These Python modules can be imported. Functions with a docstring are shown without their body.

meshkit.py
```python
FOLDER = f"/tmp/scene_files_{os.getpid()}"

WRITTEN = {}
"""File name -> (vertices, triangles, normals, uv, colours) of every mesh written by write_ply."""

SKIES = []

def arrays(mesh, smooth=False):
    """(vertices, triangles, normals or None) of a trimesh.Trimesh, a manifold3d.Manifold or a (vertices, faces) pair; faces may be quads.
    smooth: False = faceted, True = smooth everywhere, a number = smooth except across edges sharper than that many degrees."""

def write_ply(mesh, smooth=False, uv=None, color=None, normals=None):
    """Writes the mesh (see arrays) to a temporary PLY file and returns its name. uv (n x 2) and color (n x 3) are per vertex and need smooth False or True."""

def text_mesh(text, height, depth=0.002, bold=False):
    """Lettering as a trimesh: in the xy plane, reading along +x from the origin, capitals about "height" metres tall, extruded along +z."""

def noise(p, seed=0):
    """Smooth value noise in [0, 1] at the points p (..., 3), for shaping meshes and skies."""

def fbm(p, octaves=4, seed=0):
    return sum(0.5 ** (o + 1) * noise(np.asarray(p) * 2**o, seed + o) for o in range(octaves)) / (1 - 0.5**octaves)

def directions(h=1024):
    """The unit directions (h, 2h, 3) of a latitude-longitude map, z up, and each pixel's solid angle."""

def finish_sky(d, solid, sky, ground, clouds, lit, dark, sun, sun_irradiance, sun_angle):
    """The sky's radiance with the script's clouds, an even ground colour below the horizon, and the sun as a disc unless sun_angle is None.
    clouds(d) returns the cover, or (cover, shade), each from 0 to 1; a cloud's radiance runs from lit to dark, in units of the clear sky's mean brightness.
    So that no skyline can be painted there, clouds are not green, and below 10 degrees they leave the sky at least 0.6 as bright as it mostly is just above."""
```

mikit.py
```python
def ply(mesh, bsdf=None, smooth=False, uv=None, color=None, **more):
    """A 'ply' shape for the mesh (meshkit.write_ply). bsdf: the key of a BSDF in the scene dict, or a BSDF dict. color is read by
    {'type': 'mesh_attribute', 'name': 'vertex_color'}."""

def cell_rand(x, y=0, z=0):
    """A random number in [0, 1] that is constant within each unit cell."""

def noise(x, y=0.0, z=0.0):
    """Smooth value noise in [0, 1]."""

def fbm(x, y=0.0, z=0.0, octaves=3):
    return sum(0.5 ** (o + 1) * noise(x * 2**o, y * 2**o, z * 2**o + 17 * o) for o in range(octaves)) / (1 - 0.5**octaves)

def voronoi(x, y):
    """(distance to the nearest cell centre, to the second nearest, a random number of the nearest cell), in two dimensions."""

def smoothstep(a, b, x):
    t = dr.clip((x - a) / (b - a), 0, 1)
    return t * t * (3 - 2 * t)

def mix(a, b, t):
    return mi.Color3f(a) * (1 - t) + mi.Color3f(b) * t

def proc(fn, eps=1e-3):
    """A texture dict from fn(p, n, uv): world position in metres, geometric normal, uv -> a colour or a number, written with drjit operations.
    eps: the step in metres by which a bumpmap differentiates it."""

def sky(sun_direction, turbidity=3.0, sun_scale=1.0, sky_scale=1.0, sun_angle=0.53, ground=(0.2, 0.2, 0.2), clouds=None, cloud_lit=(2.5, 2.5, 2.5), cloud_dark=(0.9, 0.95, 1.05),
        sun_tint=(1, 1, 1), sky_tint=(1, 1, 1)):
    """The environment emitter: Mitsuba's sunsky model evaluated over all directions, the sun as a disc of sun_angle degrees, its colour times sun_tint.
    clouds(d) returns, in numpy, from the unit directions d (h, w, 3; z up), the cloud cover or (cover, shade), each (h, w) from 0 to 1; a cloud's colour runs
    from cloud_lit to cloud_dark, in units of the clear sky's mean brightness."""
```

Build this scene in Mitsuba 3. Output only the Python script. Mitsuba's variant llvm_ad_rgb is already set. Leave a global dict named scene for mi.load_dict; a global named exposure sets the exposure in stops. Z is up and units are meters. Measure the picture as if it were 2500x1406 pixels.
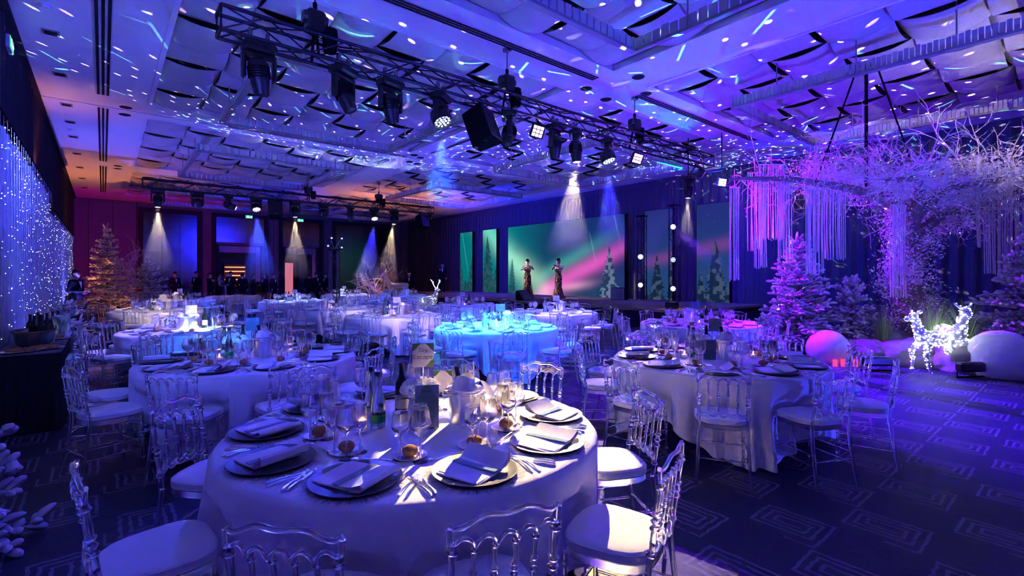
import math, random
import numpy as np
import trimesh, drjit as dr
import manifold3d as m3
from shapely.geometry import Polygon, box as sbox
from scipy.spatial import ConvexHull
import mitsuba as mi
import mikit, meshkit

T = mi.ScalarTransform4f
PI = math.pi
scene, labels, _count = {}, {}, {}

# ------------------------------------------------------------------ camera, exposure
EYE = 1.6
YAW = math.radians(39.8)
SY, CY = math.sin(YAW), math.cos(YAW)
FOCAL = 1198.0
scene['camera'] = {'type': 'perspective', 'fov': 2 * math.degrees(math.atan(1250 / FOCAL)), 'fov_axis': 'x',
                   'principal_point_offset_y': (703 - 672) / 1406, 'near_clip': 0.05, 'far_clip': 200.0,
                   'to_world': T().look_at([0, 0, EYE], [SY, CY, EYE], [0, 0, 1])}
exposure = 10.0
LS = 2.0 ** -exposure                          # all light strengths below are for exposure 0

# ------------------------------------------------------------------ lights (at fixtures built further down, some of them added; a few without any)
def spot(name, origin, target, color, power, cutoff, beam=None, tex=None, weight=1.0):
    o, t = np.array(origin, float), np.array(target, float)
    up = [0, 0, 1] if abs((t - o)[2]) < 0.98 * np.linalg.norm(t - o) else [0.3, 1, 0]
    d = {'type': 'spot', 'to_world': T().look_at(o.tolist(), t.tolist(), up),
         'intensity': {'type': 'rgb', 'value': [float(c * power * LS) for c in color]},
         'cutoff_angle': float(cutoff), 'beam_width': float(beam if beam else cutoff * 0.6), 'sampling_weight': float(weight)}
    if tex is not None:
        d['texture'] = mikit.proc(tex)
    scene['lamp_' + name] = d

def gobo_rays(p, n, uv):
    x, y = uv.x - 0.5, uv.y - 0.5
    a, r = dr.atan2(y, x), dr.sqrt(x * x + y * y)
    s = mikit.smoothstep(0.25, 0.9, 0.5 + 0.5 * dr.cos(a * 9)) * mikit.smoothstep(0.05, 0.12, r) + 0.35 * mikit.smoothstep(0.08, 0.03, r)
    return mi.Color3f(s)

def gobo_stars(p, n, uv):
    """Scattered dots and short dashes of a star projector."""
    out = mi.Color3f(0)
    for k, (N, dash) in enumerate(((46, False), (30, True))):
        x, y = uv.x * N + 7.3 * k, uv.y * N
        cx, cy = dr.floor(x), dr.floor(y)
        r1, r2, r3, r4 = (mikit.cell_rand(cx, cy, 11 * k + j) for j in range(4))
        u, v = x - cx - 0.35 - 0.3 * r1, y - cy - 0.35 - 0.3 * r2
        if dash:
            a = r3 * 6.28
            u, v = u * dr.cos(a) + v * dr.sin(a), (v * dr.cos(a) - u * dr.sin(a)) * 10
            on = mikit.smoothstep(0.34, 0.26, dr.maximum(dr.abs(u), dr.abs(v)))
            col = mikit.mix((0.15, 0.75, 1.0), (0.3, 1.0, 0.75), r4) * 0.55
        else:
            on = mikit.smoothstep(0.105, 0.07, dr.sqrt(u * u + v * v))
            col = mikit.mix((1.0, 0.55, 0.85), (0.75, 0.85, 1.0), r4) * 1.3
        out += col * on * dr.select(mikit.cell_rand(cx, cy, 5 + k) < (0.42 if dash else 0.55), 1.0, 0.0)
    t2 = dr.square(2 * 1.88 * (uv.x - 0.5)) + dr.square(2 * 1.88 * (uv.y - 0.5))   # a flat-field lens: even on the ceiling
    return out * dr.power(1 + t2, 1.5) / 9.67

BLUE, DEEP, LAV, VIO = (0.03, 0.09, 1.0), (0.01, 0.015, 1.0), (0.13, 0.10, 1.0), (0.10, 0.0, 1.0)
WARM, ORANGE = (1.0, 0.74, 0.36), (1.0, 0.28, 0.08)

Z1, Z2, Y1, Y2 = 4.66, 4.66, 6.8, 20.3       # height and line of the two trusses
def lens(x, y, target):
    """Lens of a moving head that hangs at x on the truss line y and looks at target."""
    p = np.array([x, y, 4.155]); d = np.array(target, float) - p
    return (p + d / np.linalg.norm(d) * 0.31).tolist()

def tspot(name, x, y, target, *a, **k): spot(name, lens(x, y, target), target, *a, **k)
# upward washes that colour the ceiling, most from added lamps
spot('up_left', (-1.0, 2.6, 2.6), (2.4, 8.6, 5.6), (0.08, 0.10, 1.0), 80, 66, 30)
spot('up_back', (-0.7, 19.0, 0.3), (3.5, 20, 5.6), (0.11, 0.09, 1.0), 85, 75, 35)
spot('up_mid', (12.3, 12.2, 0.3), (8.4, 11.0, 5.6), (0.07, 0.05, 1.0), 115, 72, 36)
spot('up_near', (8.2, -1.8, 0.3), (6.2, 4.2, 5.6), (0.04, 0.05, 1.0), 220, 60, 30)
spot('up_right', (12.3, 5.8, 0.3), (11.2, 4.2, 5.6), (0.13, 0.0, 1.0), 95, 75, 35)
spot('orange_corner', (-0.75, 25.5, 0.3), (-0.7, 25.0, 5.6), ORANGE, 60, 50, 22, weight=0.6)
spot('orange_wall', (-0.98, 15.0, 3.66), (-1.05, 15.2, 5.6), ORANGE, 6, 50, 22, weight=0.4)
spot('orange_stag', (11.3, 22.8, 0.35), (12.0, 23.6, 5.6), ORANGE, 110, 48, 22, weight=0.6)
spot('stag_glow', (9.0, 18.6, 0.35), (9.6, 20.2, 1.3), (1.0, 0.4, 0.14), 26, 48, 30, weight=0.5)
spot('fir_glow', (.75, 25.4, 0.2), (.3, 26.6, 1.4), (1.0, 0.3, 0.12), 2.2, 60, 30, weight=0.4)
spot('wine_wall', (0.3, 27.9, 0.3), (0.6, 34.0, 2.6), (0.4, 0.0, 0.12), 70, 60, 40, weight=0.5)
spot('up_white', (10.4, -1.1, 0.3), (11.9, 0.9, 5.7), (1.0, 0.84, 0.8), 60, 20, 11, weight=0.5)
spot('cyan_patch', (16.7, 10.3, 4.42), (9.3, 5.9, 5.65), (0.0, 0.5, 1.0), 420, 8, 5.5, weight=0.5)
# general washes from the trusses and a few added spots
spot('wash_back', (2.0, -3.2, 4.3), (1.5, 2.6, 0.3), (0.06, 0.10, 1.0), 8, 30, 18)
tspot('wash_front', 2.59, Y1, (1.5, 3.4, 0.7), (0.035, 0.05, 1.0), 44, 30, 17, weight=1.5)
tspot('wash_a', 4.17, Y1, (4.3, 7.2, 0), BLUE, 50, 40, 22)
tspot('wash_b', 5.6, Y1, (7.6, 8.4, 0), (0.05, 0.06, 1.0), 130, 36, 24, weight=1.3)
tspot('wash_c', 4.41, Y2, (4.4, 18.0, 0), BLUE, 130, 45, 25)
tspot('wash_d', 9.09, Y2, (7.6, 16.0, 0), BLUE, 130, 38, 22)
tspot('wall_back_blue', 6.91, Y2, (6.0, 34.0, 2.6), DEEP, 120, 42, 30)
spot('wall_right_blue', (12.4, 7.1, 4.2), (18.0, 5.0, 2.4), DEEP, 170, 50, 35)
spot('wall_far_blue', (11.9, 20.3, 4.2), (18.0, 20.0, 3.6), DEEP, 260, 62, 45, weight=0.6)
tspot('curtain_blue', 3.3, Y1, (-1.0, 11.5, 3.0), (0.06, 0.09, 1.0), 60, 36, 26)
tspot('floor_left', 1.51, Y1, (0.1, 10.2, 0), (0.16, 0.12, 1.0), 170, 16, 10, weight=0.6)
spot('floor_orange', (-0.8, 15.0, 3.5), (0.05, 12.2, 0), (1.0, 0.4, 0.15), 30, 16, 8, weight=0.3)
spot('violet_tree', (9.3, 6.5, 4.05), (11.2, 2.4, 2.5), (0.24, 0.0, 1.0), 240, 36, 26, weight=1.3)
spot('violet_floor', (9.6, 6.35, 4.0), (8.5, 0.8, 0), (0.10, 0.0, 1.0), 1700, 25, 14)
spot('violet_low', (9.0, 6.35, 4.0), (5.0, 0.9, 0), (0.12, 0.0, 1.0), 110, 45, 30)
spot('stage_blue', (13.4, 7.4, 4.3), (17.9, 11.5, 2.5), (0.05, 0.0, 1.0), 110, 45, 30, weight=0.7)
# white and warm table spots
tspot('key_front', 6.75, Y1, (1.97, 2.25, 0.70), (1.0, 0.70, 0.26), 900, 5.6, 5.3, weight=2.0)
tspot('table_cyan', 3.3, Y1, (4.9, 6.4, 0.75), (0.08, 0.85, 1.0), 210, 17, 12, weight=0.6)
spot('front_cyan', (2.0, -3.2, 4.3), (5.0, 6.1, 0.45), (0.0, 0.06, 1.0), 760, 6.5, 5, weight=0.6)
spot('front_blue', (-0.6, -3.2, 4.3), (1.25, 8.3, 0.4), (0.02, 0.16, 1.0), 560, 3.3, 2.4, weight=0.4)
tspot('table_white_left', 2.59, Y1, (1.25, 9.0, 0.8), (0.75, 0.9, 1.0), 300, 6, 4, weight=0.5)
spot('table_pink', (5.6, -3.2, 4.3), (5.05, 9.2, 0.55), (0.8, 0.5, 1.0), 420, 4.2, 3.2, weight=0.6)
spot('table_fold', (2.6, -3.2, 4.3), (4.75, 12.0, 0.45), (0.6, 0.5, 1.0), 480, 3.2, 2.4, weight=0.4)
tspot('table_rose', 9.39, Y1, (4.35, 3.05, 0.75), (1.0, 0.72, 0.85), 150, 5.5, 4.5, weight=0.5)
tspot('table_warm', 1.51, Y1, (1.0, 14.6, 0.75), WARM, 170, 7, 5, weight=0.4)
tspot('table_far', 3.49, Y2, (4.9, 16.9, 0.75), (0.6, 0.7, 1.0), 120, 14, 9, weight=0.5)
tspot('table_far_right', 8.0, Y2, (8.4, 20.4, 0.75), (0.5, 0.6, 1.0), 45, 26, 16, weight=0.5)
tspot('table_big', 9.4, Y1, (8.2, 8.3, 0.75), (0.55, 0.5, 1.0), 20, 24, 14, weight=0.4)
spot('stage_warm', (11.0, 20.1, 4.0), (15.3, 16.1, 1.6), WARM, 380, 10, 7, weight=0.5)
spot('tree_white', (7.5, -3.2, 4.3), (12.4, 0.9, 4.5), (1.0, 0.8, 0.75), 120, 12, 7.5, weight=0.7)
# star projectors, the second in an added housing
spot('stars_a', (6.3, 16.6, 2.6), (6.6, 13.5, 5.65), (1, 1, 1), 2600, 62, 60, gobo_stars, 3.5)
spot('stars_b', (13.2, 8.3, 0.86), (12.2, 6.8, 5.65), (1, 1, 1), 5200, 62, 60, gobo_stars, 3.0)
# visible beams: (name, lens, aim, colour, power, half-angle, haze length)
BEAMS = [
    ('gobo_a', lens(7.34, Y1, (7.45, 7.3, 0)), (7.45, 7.3, 0), WARM, 110, 16, 1.9, True),
    ('gobo_b', lens(1.41, Y2, (1.45, 20.4, 0)), (1.45, 20.4, 0), WARM, 90, 15, 2.2, True),
    ('gobo_c', lens(5.80, Y2, (5.9, 20.4, 0)), (5.9, 20.4, 0), WARM, 90, 15, 2.4, True),
    ('gobo_d', lens(10.03, Y2, (9.4, 20.3, 0)), (9.4, 20.3, 0), WARM, 90, 14, 2.8, True),
    ('gobo_e', lens(13.28, 7.8, (13.2, 8.0, 0)), (13.2, 8.0, 0), WARM, 50, 13, 1.4, True),
    ('blue_a', lens(4.17, Y1, (4.17, 6.5, 0)), (4.17, 6.5, 0), DEEP, 40, 17, 1.2, False),
    ('blue_b', lens(9.09, Y2, (8.6, 20.3, 0)), (8.6, 20.3, 0), DEEP, 110, 14, 3.0, False),
    ('blue_c', lens(4.41, Y2, (4.7, 20.4, 0)), (4.7, 20.4, 0), DEEP, 90, 17, 2.6, False),
    ('blue_d', lens(8.34, Y1, (8.4, 6.6, 0)), (8.4, 6.6, 0), DEEP, 60, 15, 1.8, False),
    ('tower_a', (16.55, 11.8, 1.3), (16.3, 10.4, 5.0), (0.12, 0.0, 1.0), 45, 11, 3.4, False),
    ('tower_b', (16.65, 10.4, 3.4), (16.9, 7.6, 1.0), (0.14, 0.0, 1.0), 40, 9, 2.8, False),
]

# ------------------------------------------------------------------ helpers
def key(name, parent=None):
    full = f'{parent}__{name}' if parent else name
    n = _count.get(full, 0)
    _count[full] = n + 1
    return full if n == 0 else f'{full}_{n:03d}'

def tag(k, label=None, cat=None, group=None, kind=None):
    d = labels.setdefault(k, {})
    for a, b in (('label', label), ('category', cat), ('group', group), ('kind', kind)):
        if b: d[a] = b
    return k

def thing(name, label, cat, group=None, kind=None):
    return tag(key(name), label, cat, group, kind)

def P(mesh, smooth=False):
    """A ply template; put() places it."""
    return mikit.ply(mesh, None, smooth)

def put(name, tpl, bsdf, parent=None, M=None, **more):
    k = key(name, parent)
    d = dict(tpl) if isinstance(tpl, dict) else P(tpl)
    if bsdf: d['bsdf'] = {'type': 'ref', 'id': 'mat_' + bsdf}
    if M is not None: d['to_world'] = T(np.asarray(M, float))
    d.update(more)
    scene[k] = d
    return k

def glow(rgb, w=0.02):
    return {'emitter': {'type': 'area', 'radiance': rgb if isinstance(rgb, dict) else {'type': 'rgb', 'value': [float(x) * LS for x in rgb]}, 'sampling_weight': w}}

def struct(name, mesh, bsdf, label=None, smooth=False, **more):
    return tag(put(name, P(mesh, smooth), bsdf, **more), label, None, None, 'structure')

def mat(x=0, y=0, z=0, rz=0, s=1.0, rx=0, ry=0):
    c, si = math.cos(rz), math.sin(rz)
    M = np.array([[c, -si, 0, 0], [si, c, 0, 0], [0, 0, 1, 0], [0, 0, 0, 1.0]])
    if rx: M = M @ np.array([[1, 0, 0, 0], [0, math.cos(rx), -math.sin(rx), 0], [0, math.sin(rx), math.cos(rx), 0], [0, 0, 0, 1.0]])
    if ry: M = M @ np.array([[math.cos(ry), 0, math.sin(ry), 0], [0, 1, 0, 0], [-math.sin(ry), 0, math.cos(ry), 0], [0, 0, 0, 1.0]])
    M[:3, :3] = M[:3, :3] @ np.diag(np.broadcast_to(s, 3).astype(float))
    M[:3, 3] = (x, y, z)
    return M

def frame(o, zdir, xhint=(0, 0, 1)):
    """Matrix at o with local -z... local z along zdir."""
    z = np.array(zdir, float); z /= np.linalg.norm(z)
    x = np.cross(xhint, z)
    if np.linalg.norm(x) < 1e-3: x = np.cross((0, 1, 0), z)
    x /= np.linalg.norm(x)
    M = np.eye(4); M[:3, 0], M[:3, 1], M[:3, 2], M[:3, 3] = x, np.cross(z, x), z, o
    return M

def cat(*ms):
    ms = [m for g in ms for m in (g if isinstance(g, (list, tuple)) else [g])]
    return trimesh.Trimesh(np.vstack([m.vertices for m in ms]), np.vstack([m.faces + o for m, o in zip(ms, np.cumsum([0] + [len(m.vertices) for m in ms[:-1]]))]), process=False)

def mesh(v, f):
    f = np.asarray(f, int)
    if f.shape[1] == 4: f = np.vstack([f[:, [0, 1, 2]], f[:, [0, 2, 3]]])
    return trimesh.Trimesh(np.asarray(v, float), f, process=False)

def moved(m, M):
    return mesh(trimesh.transform_points(m.vertices, M), m.faces if np.linalg.det(M[:3, :3]) > 0 else m.faces[:, ::-1])

def box(x0, x1, y0, y1, z0, z1, b=0.0):
    s, c = np.array([x1 - x0, y1 - y0, z1 - z0]) / 2, np.array([x0 + x1, y0 + y1, z0 + z1]) / 2
    if not b:
        m = trimesh.creation.box(s * 2)
        return mesh(m.vertices + c, m.faces)
    pts = []
    for q in np.ndindex(2, 2, 2):
        g = np.array(q) * 2 - 1
        for k in range(3):
            e = s - b; e[k] = s[k]
            pts.append(g * e + c)
    h = trimesh.Trimesh(np.array(pts)).convex_hull
    return mesh(h.vertices, h.faces)

def grid(v, nu, nv, wrap_u=False, wrap_v=False):
    """Vertices (nu*nv, 3), u-major, as a sheet."""
    i, j = np.meshgrid(np.arange(nu if wrap_u else nu - 1), np.arange(nv if wrap_v else nv - 1), indexing='ij')
    a = (i % nu) * nv + j % nv; b = ((i + 1) % nu) * nv + j % nv
    c = ((i + 1) % nu) * nv + (j + 1) % nv; d = (i % nu) * nv + (j + 1) % nv
    return mesh(v, np.stack([a, b, c, d], -1).reshape(-1, 4))

def lathe(prof, n=16):
    """Profile [(r, z)...] from bottom to top about z."""
    p = np.array(prof, float); a = np.arange(n) * 2 * PI / n
    v = np.stack([np.cos(a)[:, None] * p[:, 0], np.sin(a)[:, None] * p[:, 0], np.broadcast_to(p[:, 1], (n, len(p)))], -1)
    return grid(v.reshape(-1, 3), n, len(p), wrap_u=True)

def tube(path, rad, n=6, closed=False):
    p = np.asarray(path, float)
    r = np.broadcast_to(rad, (len(p),)).astype(float)
    t = np.gradient(p, axis=0) if not closed else np.roll(p, -1, 0) - np.roll(p, 1, 0)
    t /= np.linalg.norm(t, axis=1, keepdims=True) + 1e-12
    ref = np.array([0, 0, 1.0]) if abs(t[:, 2]).mean() < 0.8 else np.array([0, 1.0, 0])
    a = np.cross(t, ref); a /= np.linalg.norm(a, axis=1, keepdims=True) + 1e-12
    b = np.cross(a, t)
    g = np.arange(n) * 2 * PI / n
    v = p[:, None] + r[:, None, None] * (np.cos(g)[None, :, None] * a[:, None] + np.sin(g)[None, :, None] * b[:, None])
    m = grid(v.reshape(-1, 3), len(p), n, wrap_v=True, wrap_u=closed)
    if closed: return m
    k = len(m.vertices)
    caps = [[k, (j + 1) % n, j] for j in range(n)] + [[k + 1, (len(p) - 1) * n + j, (len(p) - 1) * n + (j + 1) % n] for j in range(n)]
    return mesh(np.vstack([m.vertices, p[:1], p[-1:]]), np.vstack([m.faces, caps]))

def capsule(a, b, ra, rb, n=6):
    a, b = np.array(a, float), np.array(b, float)
    d = (b - a) / (np.linalg.norm(b - a) + 1e-9)
    return tube([a - d * ra * 0.7, a, (a + b) / 2, b, b + d * rb * 0.8], [ra * 0.5, ra, (ra + rb) / 2 * 1.05, rb, rb * 0.35], n)

def extrude(poly, h):
    return trimesh.creation.extrude_polygon(poly, h, engine='earcut')

def blob(r, c, sub=2, s=(1, 1, 1), amp=0.0, freq=3.0, seed=0):
    m = trimesh.creation.icosphere(sub, 1.0)
    v = m.vertices.copy()
    if amp: v = v * (1 + amp * (meshkit.fbm(v * freq + seed * 7.3, 3, seed) - 0.5) * 2)[:, None]
    return mesh(v * r * np.array(s) + np.array(c), m.faces)

def hullbody(bones, edge=0.03, seg=14, iters=12):
    """One continuous body from bones ((x,y,z,r),(x,y,z,r))."""
    parts = []
    for a, b in bones:
        parts.append(m3.Manifold.batch_hull([m3.Manifold.sphere(float(q[3]), seg).translate([float(x) for x in q[:3]]) for q in (a, b)]))
    M = m3.Manifold.batch_boolean(parts, m3.OpType.Add).refine_to_length(edge)
    g = M.to_mesh()
    m = trimesh.Trimesh(g.vert_properties[:, :3], g.tri_verts, process=True)
    trimesh.smoothing.filter_taubin(m, iterations=iters)
    return mesh(m.vertices, m.faces)

rng = random.Random(5)
NR = np.random.RandomState(11)

# ------------------------------------------------------------------ materials
def rgb(*c): return {'type': 'rgb', 'value': [float(x) for x in c]}
def diffuse(name, c):
    scene['mat_' + name] = {'type': 'twosided', 'b': {'type': 'diffuse', 'reflectance': c if isinstance(c, dict) else rgb(*c)}}
def plastic(name, c, rough=0.3, two=True):
    b = {'type': 'roughplastic', 'diffuse_reflectance': c if isinstance(c, dict) else rgb(*c), 'alpha': rough}
    scene['mat_' + name] = {'type': 'twosided', 'b': b} if two else b
def metal(name, c, rough):
    scene['mat_' + name] = {'type': 'twosided', 'b': {'type': 'roughconductor', 'material': 'none', 'specular_reflectance': rgb(*c), 'alpha': rough}}

diffuse('cloth', (0.78, 0.78, 0.78)); diffuse('cushion_fabric', (0.76, 0.75, 0.76)); diffuse('napkin_linen', (0.85, 0.85, 0.86))
scene['mat_acrylic'] = {'type': 'roughdielectric', 'distribution': 'ggx', 'alpha': 0.035, 'int_ior': 1.49, 'ext_ior': 1.0}
scene['mat_crystal'] = {'type': 'roughdielectric', 'distribution': 'ggx', 'alpha': 0.015, 'int_ior': 1.5, 'ext_ior': 1.0}
scene['mat_thin_glass'] = {'type': 'thindielectric', 'int_ior': 1.9}
scene['mat_bottle_clear'] = {'type': 'roughdielectric', 'distribution': 'ggx', 'alpha': 0.02, 'int_ior': 1.4, 'specular_transmittance': rgb(0.75, 0.88, 0.85)}
scene['mat_thin_panel'] = {'type': 'thindielectric', 'int_ior': 1.4}
plastic('bottle_dark', (0.006, 0.012, 0.008), 0.08)
metal('silver', (0.85, 0.85, 0.86), 0.12); metal('steel_dark', (0.25, 0.25, 0.27), 0.25); metal('mirror_dark', (0.16, 0.16, 0.18), 0.06)
plastic('charger_glaze', (0.10, 0.11, 0.13), 0.16); plastic('porcelain', (0.75, 0.75, 0.76), 0.12)
diffuse('fringe', (0.12, 0.13, 0.16)); diffuse('black_matt', (0.008, 0.008, 0.01)); plastic('black_gloss', (0.012, 0.012, 0.014), 0.2)
plastic('grey_metal', (0.3, 0.3, 0.32), 0.3); diffuse('dark_cloth', (0.03, 0.03, 0.045)); diffuse('wood_deck', (0.2, 0.16, 0.14))
diffuse('snow', (0.82, 0.82, 0.84)); diffuse('bark', (0.25, 0.2, 0.18)); diffuse('white_twig', (0.72, 0.68, 0.68)); diffuse('white_rope', (0.66, 0.64, 0.68))
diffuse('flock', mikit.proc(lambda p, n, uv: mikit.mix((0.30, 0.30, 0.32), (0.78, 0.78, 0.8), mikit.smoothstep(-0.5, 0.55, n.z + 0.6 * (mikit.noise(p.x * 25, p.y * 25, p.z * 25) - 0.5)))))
diffuse('rock', mikit.proc(lambda p, n, uv: mikit.mix((0.14, 0.13, 0.14), (0.42, 0.4, 0.4), mikit.fbm(p.x * 6, p.y * 6, p.z * 6))))
diffuse('grass_blade', (0.3, 0.48, 0.16)); diffuse('leaf_green', (0.08, 0.16, 0.06)); diffuse('petal', (0.85, 0.84, 0.74)); diffuse('blue_flower', (0.2, 0.24, 0.4))
diffuse('bread', mikit.proc(lambda p, n, uv: mikit.mix((0.3, 0.12, 0.045), (0.6, 0.33, 0.15), mikit.fbm(p.x * 45, p.y * 45, p.z * 45))))
diffuse('wax', (0.9, 0.8, 0.65)); diffuse('card_white', (0.5, 0.48, 0.5)); diffuse('card_dark', (0.12, 0.2, 0.24)); diffuse('print_ink', (0.05, 0.04, 0.06)); diffuse('ribbon', (0.3, 0.42, 0.48))  # card_white is greyed: the shade on the name card is in its colour
diffuse('skin', (0.5, 0.33, 0.26)); diffuse('suit', (0.012, 0.012, 0.016)); diffuse('shirt', (0.7, 0.7, 0.72)); diffuse('hair', (0.03, 0.02, 0.015)); diffuse('orange_lit_twig', (0.75, 0.4, 0.28)); diffuse('stag_coat', (0.62, 0.45, 0.3)); diffuse('antler', (0.5, 0.36, 0.26))  # orange light on the branches by the stag is put into their colour
metal('sequin', (0.95, 0.7, 0.4), 0.25)
diffuse('wicker', (0.22, 0.13, 0.08)); diffuse('wine_label', (0.6, 0.55, 0.42)); diffuse('green_label', (0.03, 0.22, 0.1))
diffuse('sheer', (0.36, 0.4, 0.5)); diffuse('wall_white', (0.6, 0.58, 0.6)); diffuse('ceiling_white', (0.72, 0.72, 0.73)); diffuse('void', (0.05, 0.05, 0.055))
diffuse('panel_fabric', mikit.proc(lambda p, n, uv: mi.Color3f(0.52) * (0.86 + 0.2 * mikit.noise(p.x * 60, p.y * 60, p.z * 60))))
diffuse('fin', (0.035, 0.03, 0.04)); diffuse('wall_panel', (0.16, 0.14, 0.15)); diffuse('drape_black', (0.08, 0.08, 0.09)); diffuse('vent_dark', (0.03, 0.03, 0.035))
plastic('crystal_rod', (0.5, 0.5, 0.55), 0.1)
plastic('red_glass', (0.5, 0.03, 0.02), 0.1)

def spiral_segments():
    """A squared spiral with a trailing outer stroke, in metres about its centre."""
    x0, x1, y0, y1, d = -0.165, 0.165, -0.2, 0.2, 0.05
    p = [(x0 - 0.03, y0 + 0.16), (x0 - 0.03, y0)]
    while x1 - x0 > 0.08 and y1 - y0 > 0.06:
        p += [(x1, y0), (x1, y1), (x0 + d, y1), (x0 + d, y0 + d)]
        x0 += d; x1 -= d; y0 += d; y1 -= d
    return list(zip(p[:-1], p[1:]))
SPIRAL = spiral_segments()[:13]

def carpet(p, n, uv):
    # columns of squared spirals, neighbouring columns shifted by half a pitch
    U, V = p.x / 0.40, p.y / 0.9
    col = dr.floor(U)
    V = V + 0.45 * (col - 2 * dr.floor(col / 2)) + 0.08
    wob = 0.012 * (mikit.noise(p.x * 26, p.y * 26) - 0.5)
    u, v = (U - col - 0.5) * 0.40 + wob, (V - dr.floor(V) - 0.5) * 0.9 + wob
    best = mi.Float(9)
    for (ax, ay), (bx, by) in SPIRAL:
        cx, cy, hx, hy = (ax + bx) / 2, (ay + by) / 2, abs(bx - ax) / 2, abs(by - ay) / 2
        best = dr.minimum(best, dr.maximum(dr.abs(u - cx) - hx, dr.abs(v - cy) - hy))
    line = mikit.smoothstep(0.012, 0.007, best) * mikit.smoothstep(0.25, 0.5, mikit.noise(p.x * 60, p.y * 60) + 0.25)
    pile = 0.8 + 0.4 * mikit.noise(p.x * 90, p.y * 90)
    return mikit.mix((0.014, 0.014, 0.04), (0.10, 0.09, 0.14), line) * pile
scene['mat_carpet'] = {'type': 'twosided', 'b': {'type': 'principled', 'base_color': mikit.proc(carpet), 'roughness': 0.55, 'specular': 0.35}}

# ------------------------------------------------------------------ the room
X0, X1, YN, YF, CE = -1.2, 18.0, -4.2, 34.0, 5.65
struct('floor', box(X0 - .2, X1 + .2, YN - .2, YF + 4.2, -0.1, 0.0), 'carpet', 'dark carpet with rows of pale squared spirals')
COFX, COFY = ((0.86, 7.78), (9.02, 15.94)), ((-0.9, 6.2), (7.44, 14.54), (15.83, 22.95), (24.3, 31.3))
slab = sbox(X0 - .2, YN - .2, X1 + .2, YF + .2)
for xa, xb in COFX:
    for ya, yb in COFY: slab = slab.difference(sbox(xa, ya, xb, yb))
cm = extrude(slab, 0.3); cm.apply_translation([0, 0, CE])
ceil = struct('ceiling', cat(cm), 'ceiling_white', 'white coffered ceiling with woven panels in its recesses')
put('void', P(box(X0, X1, YN, YF, 6.3, 6.35)), 'void', ceil)
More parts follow.
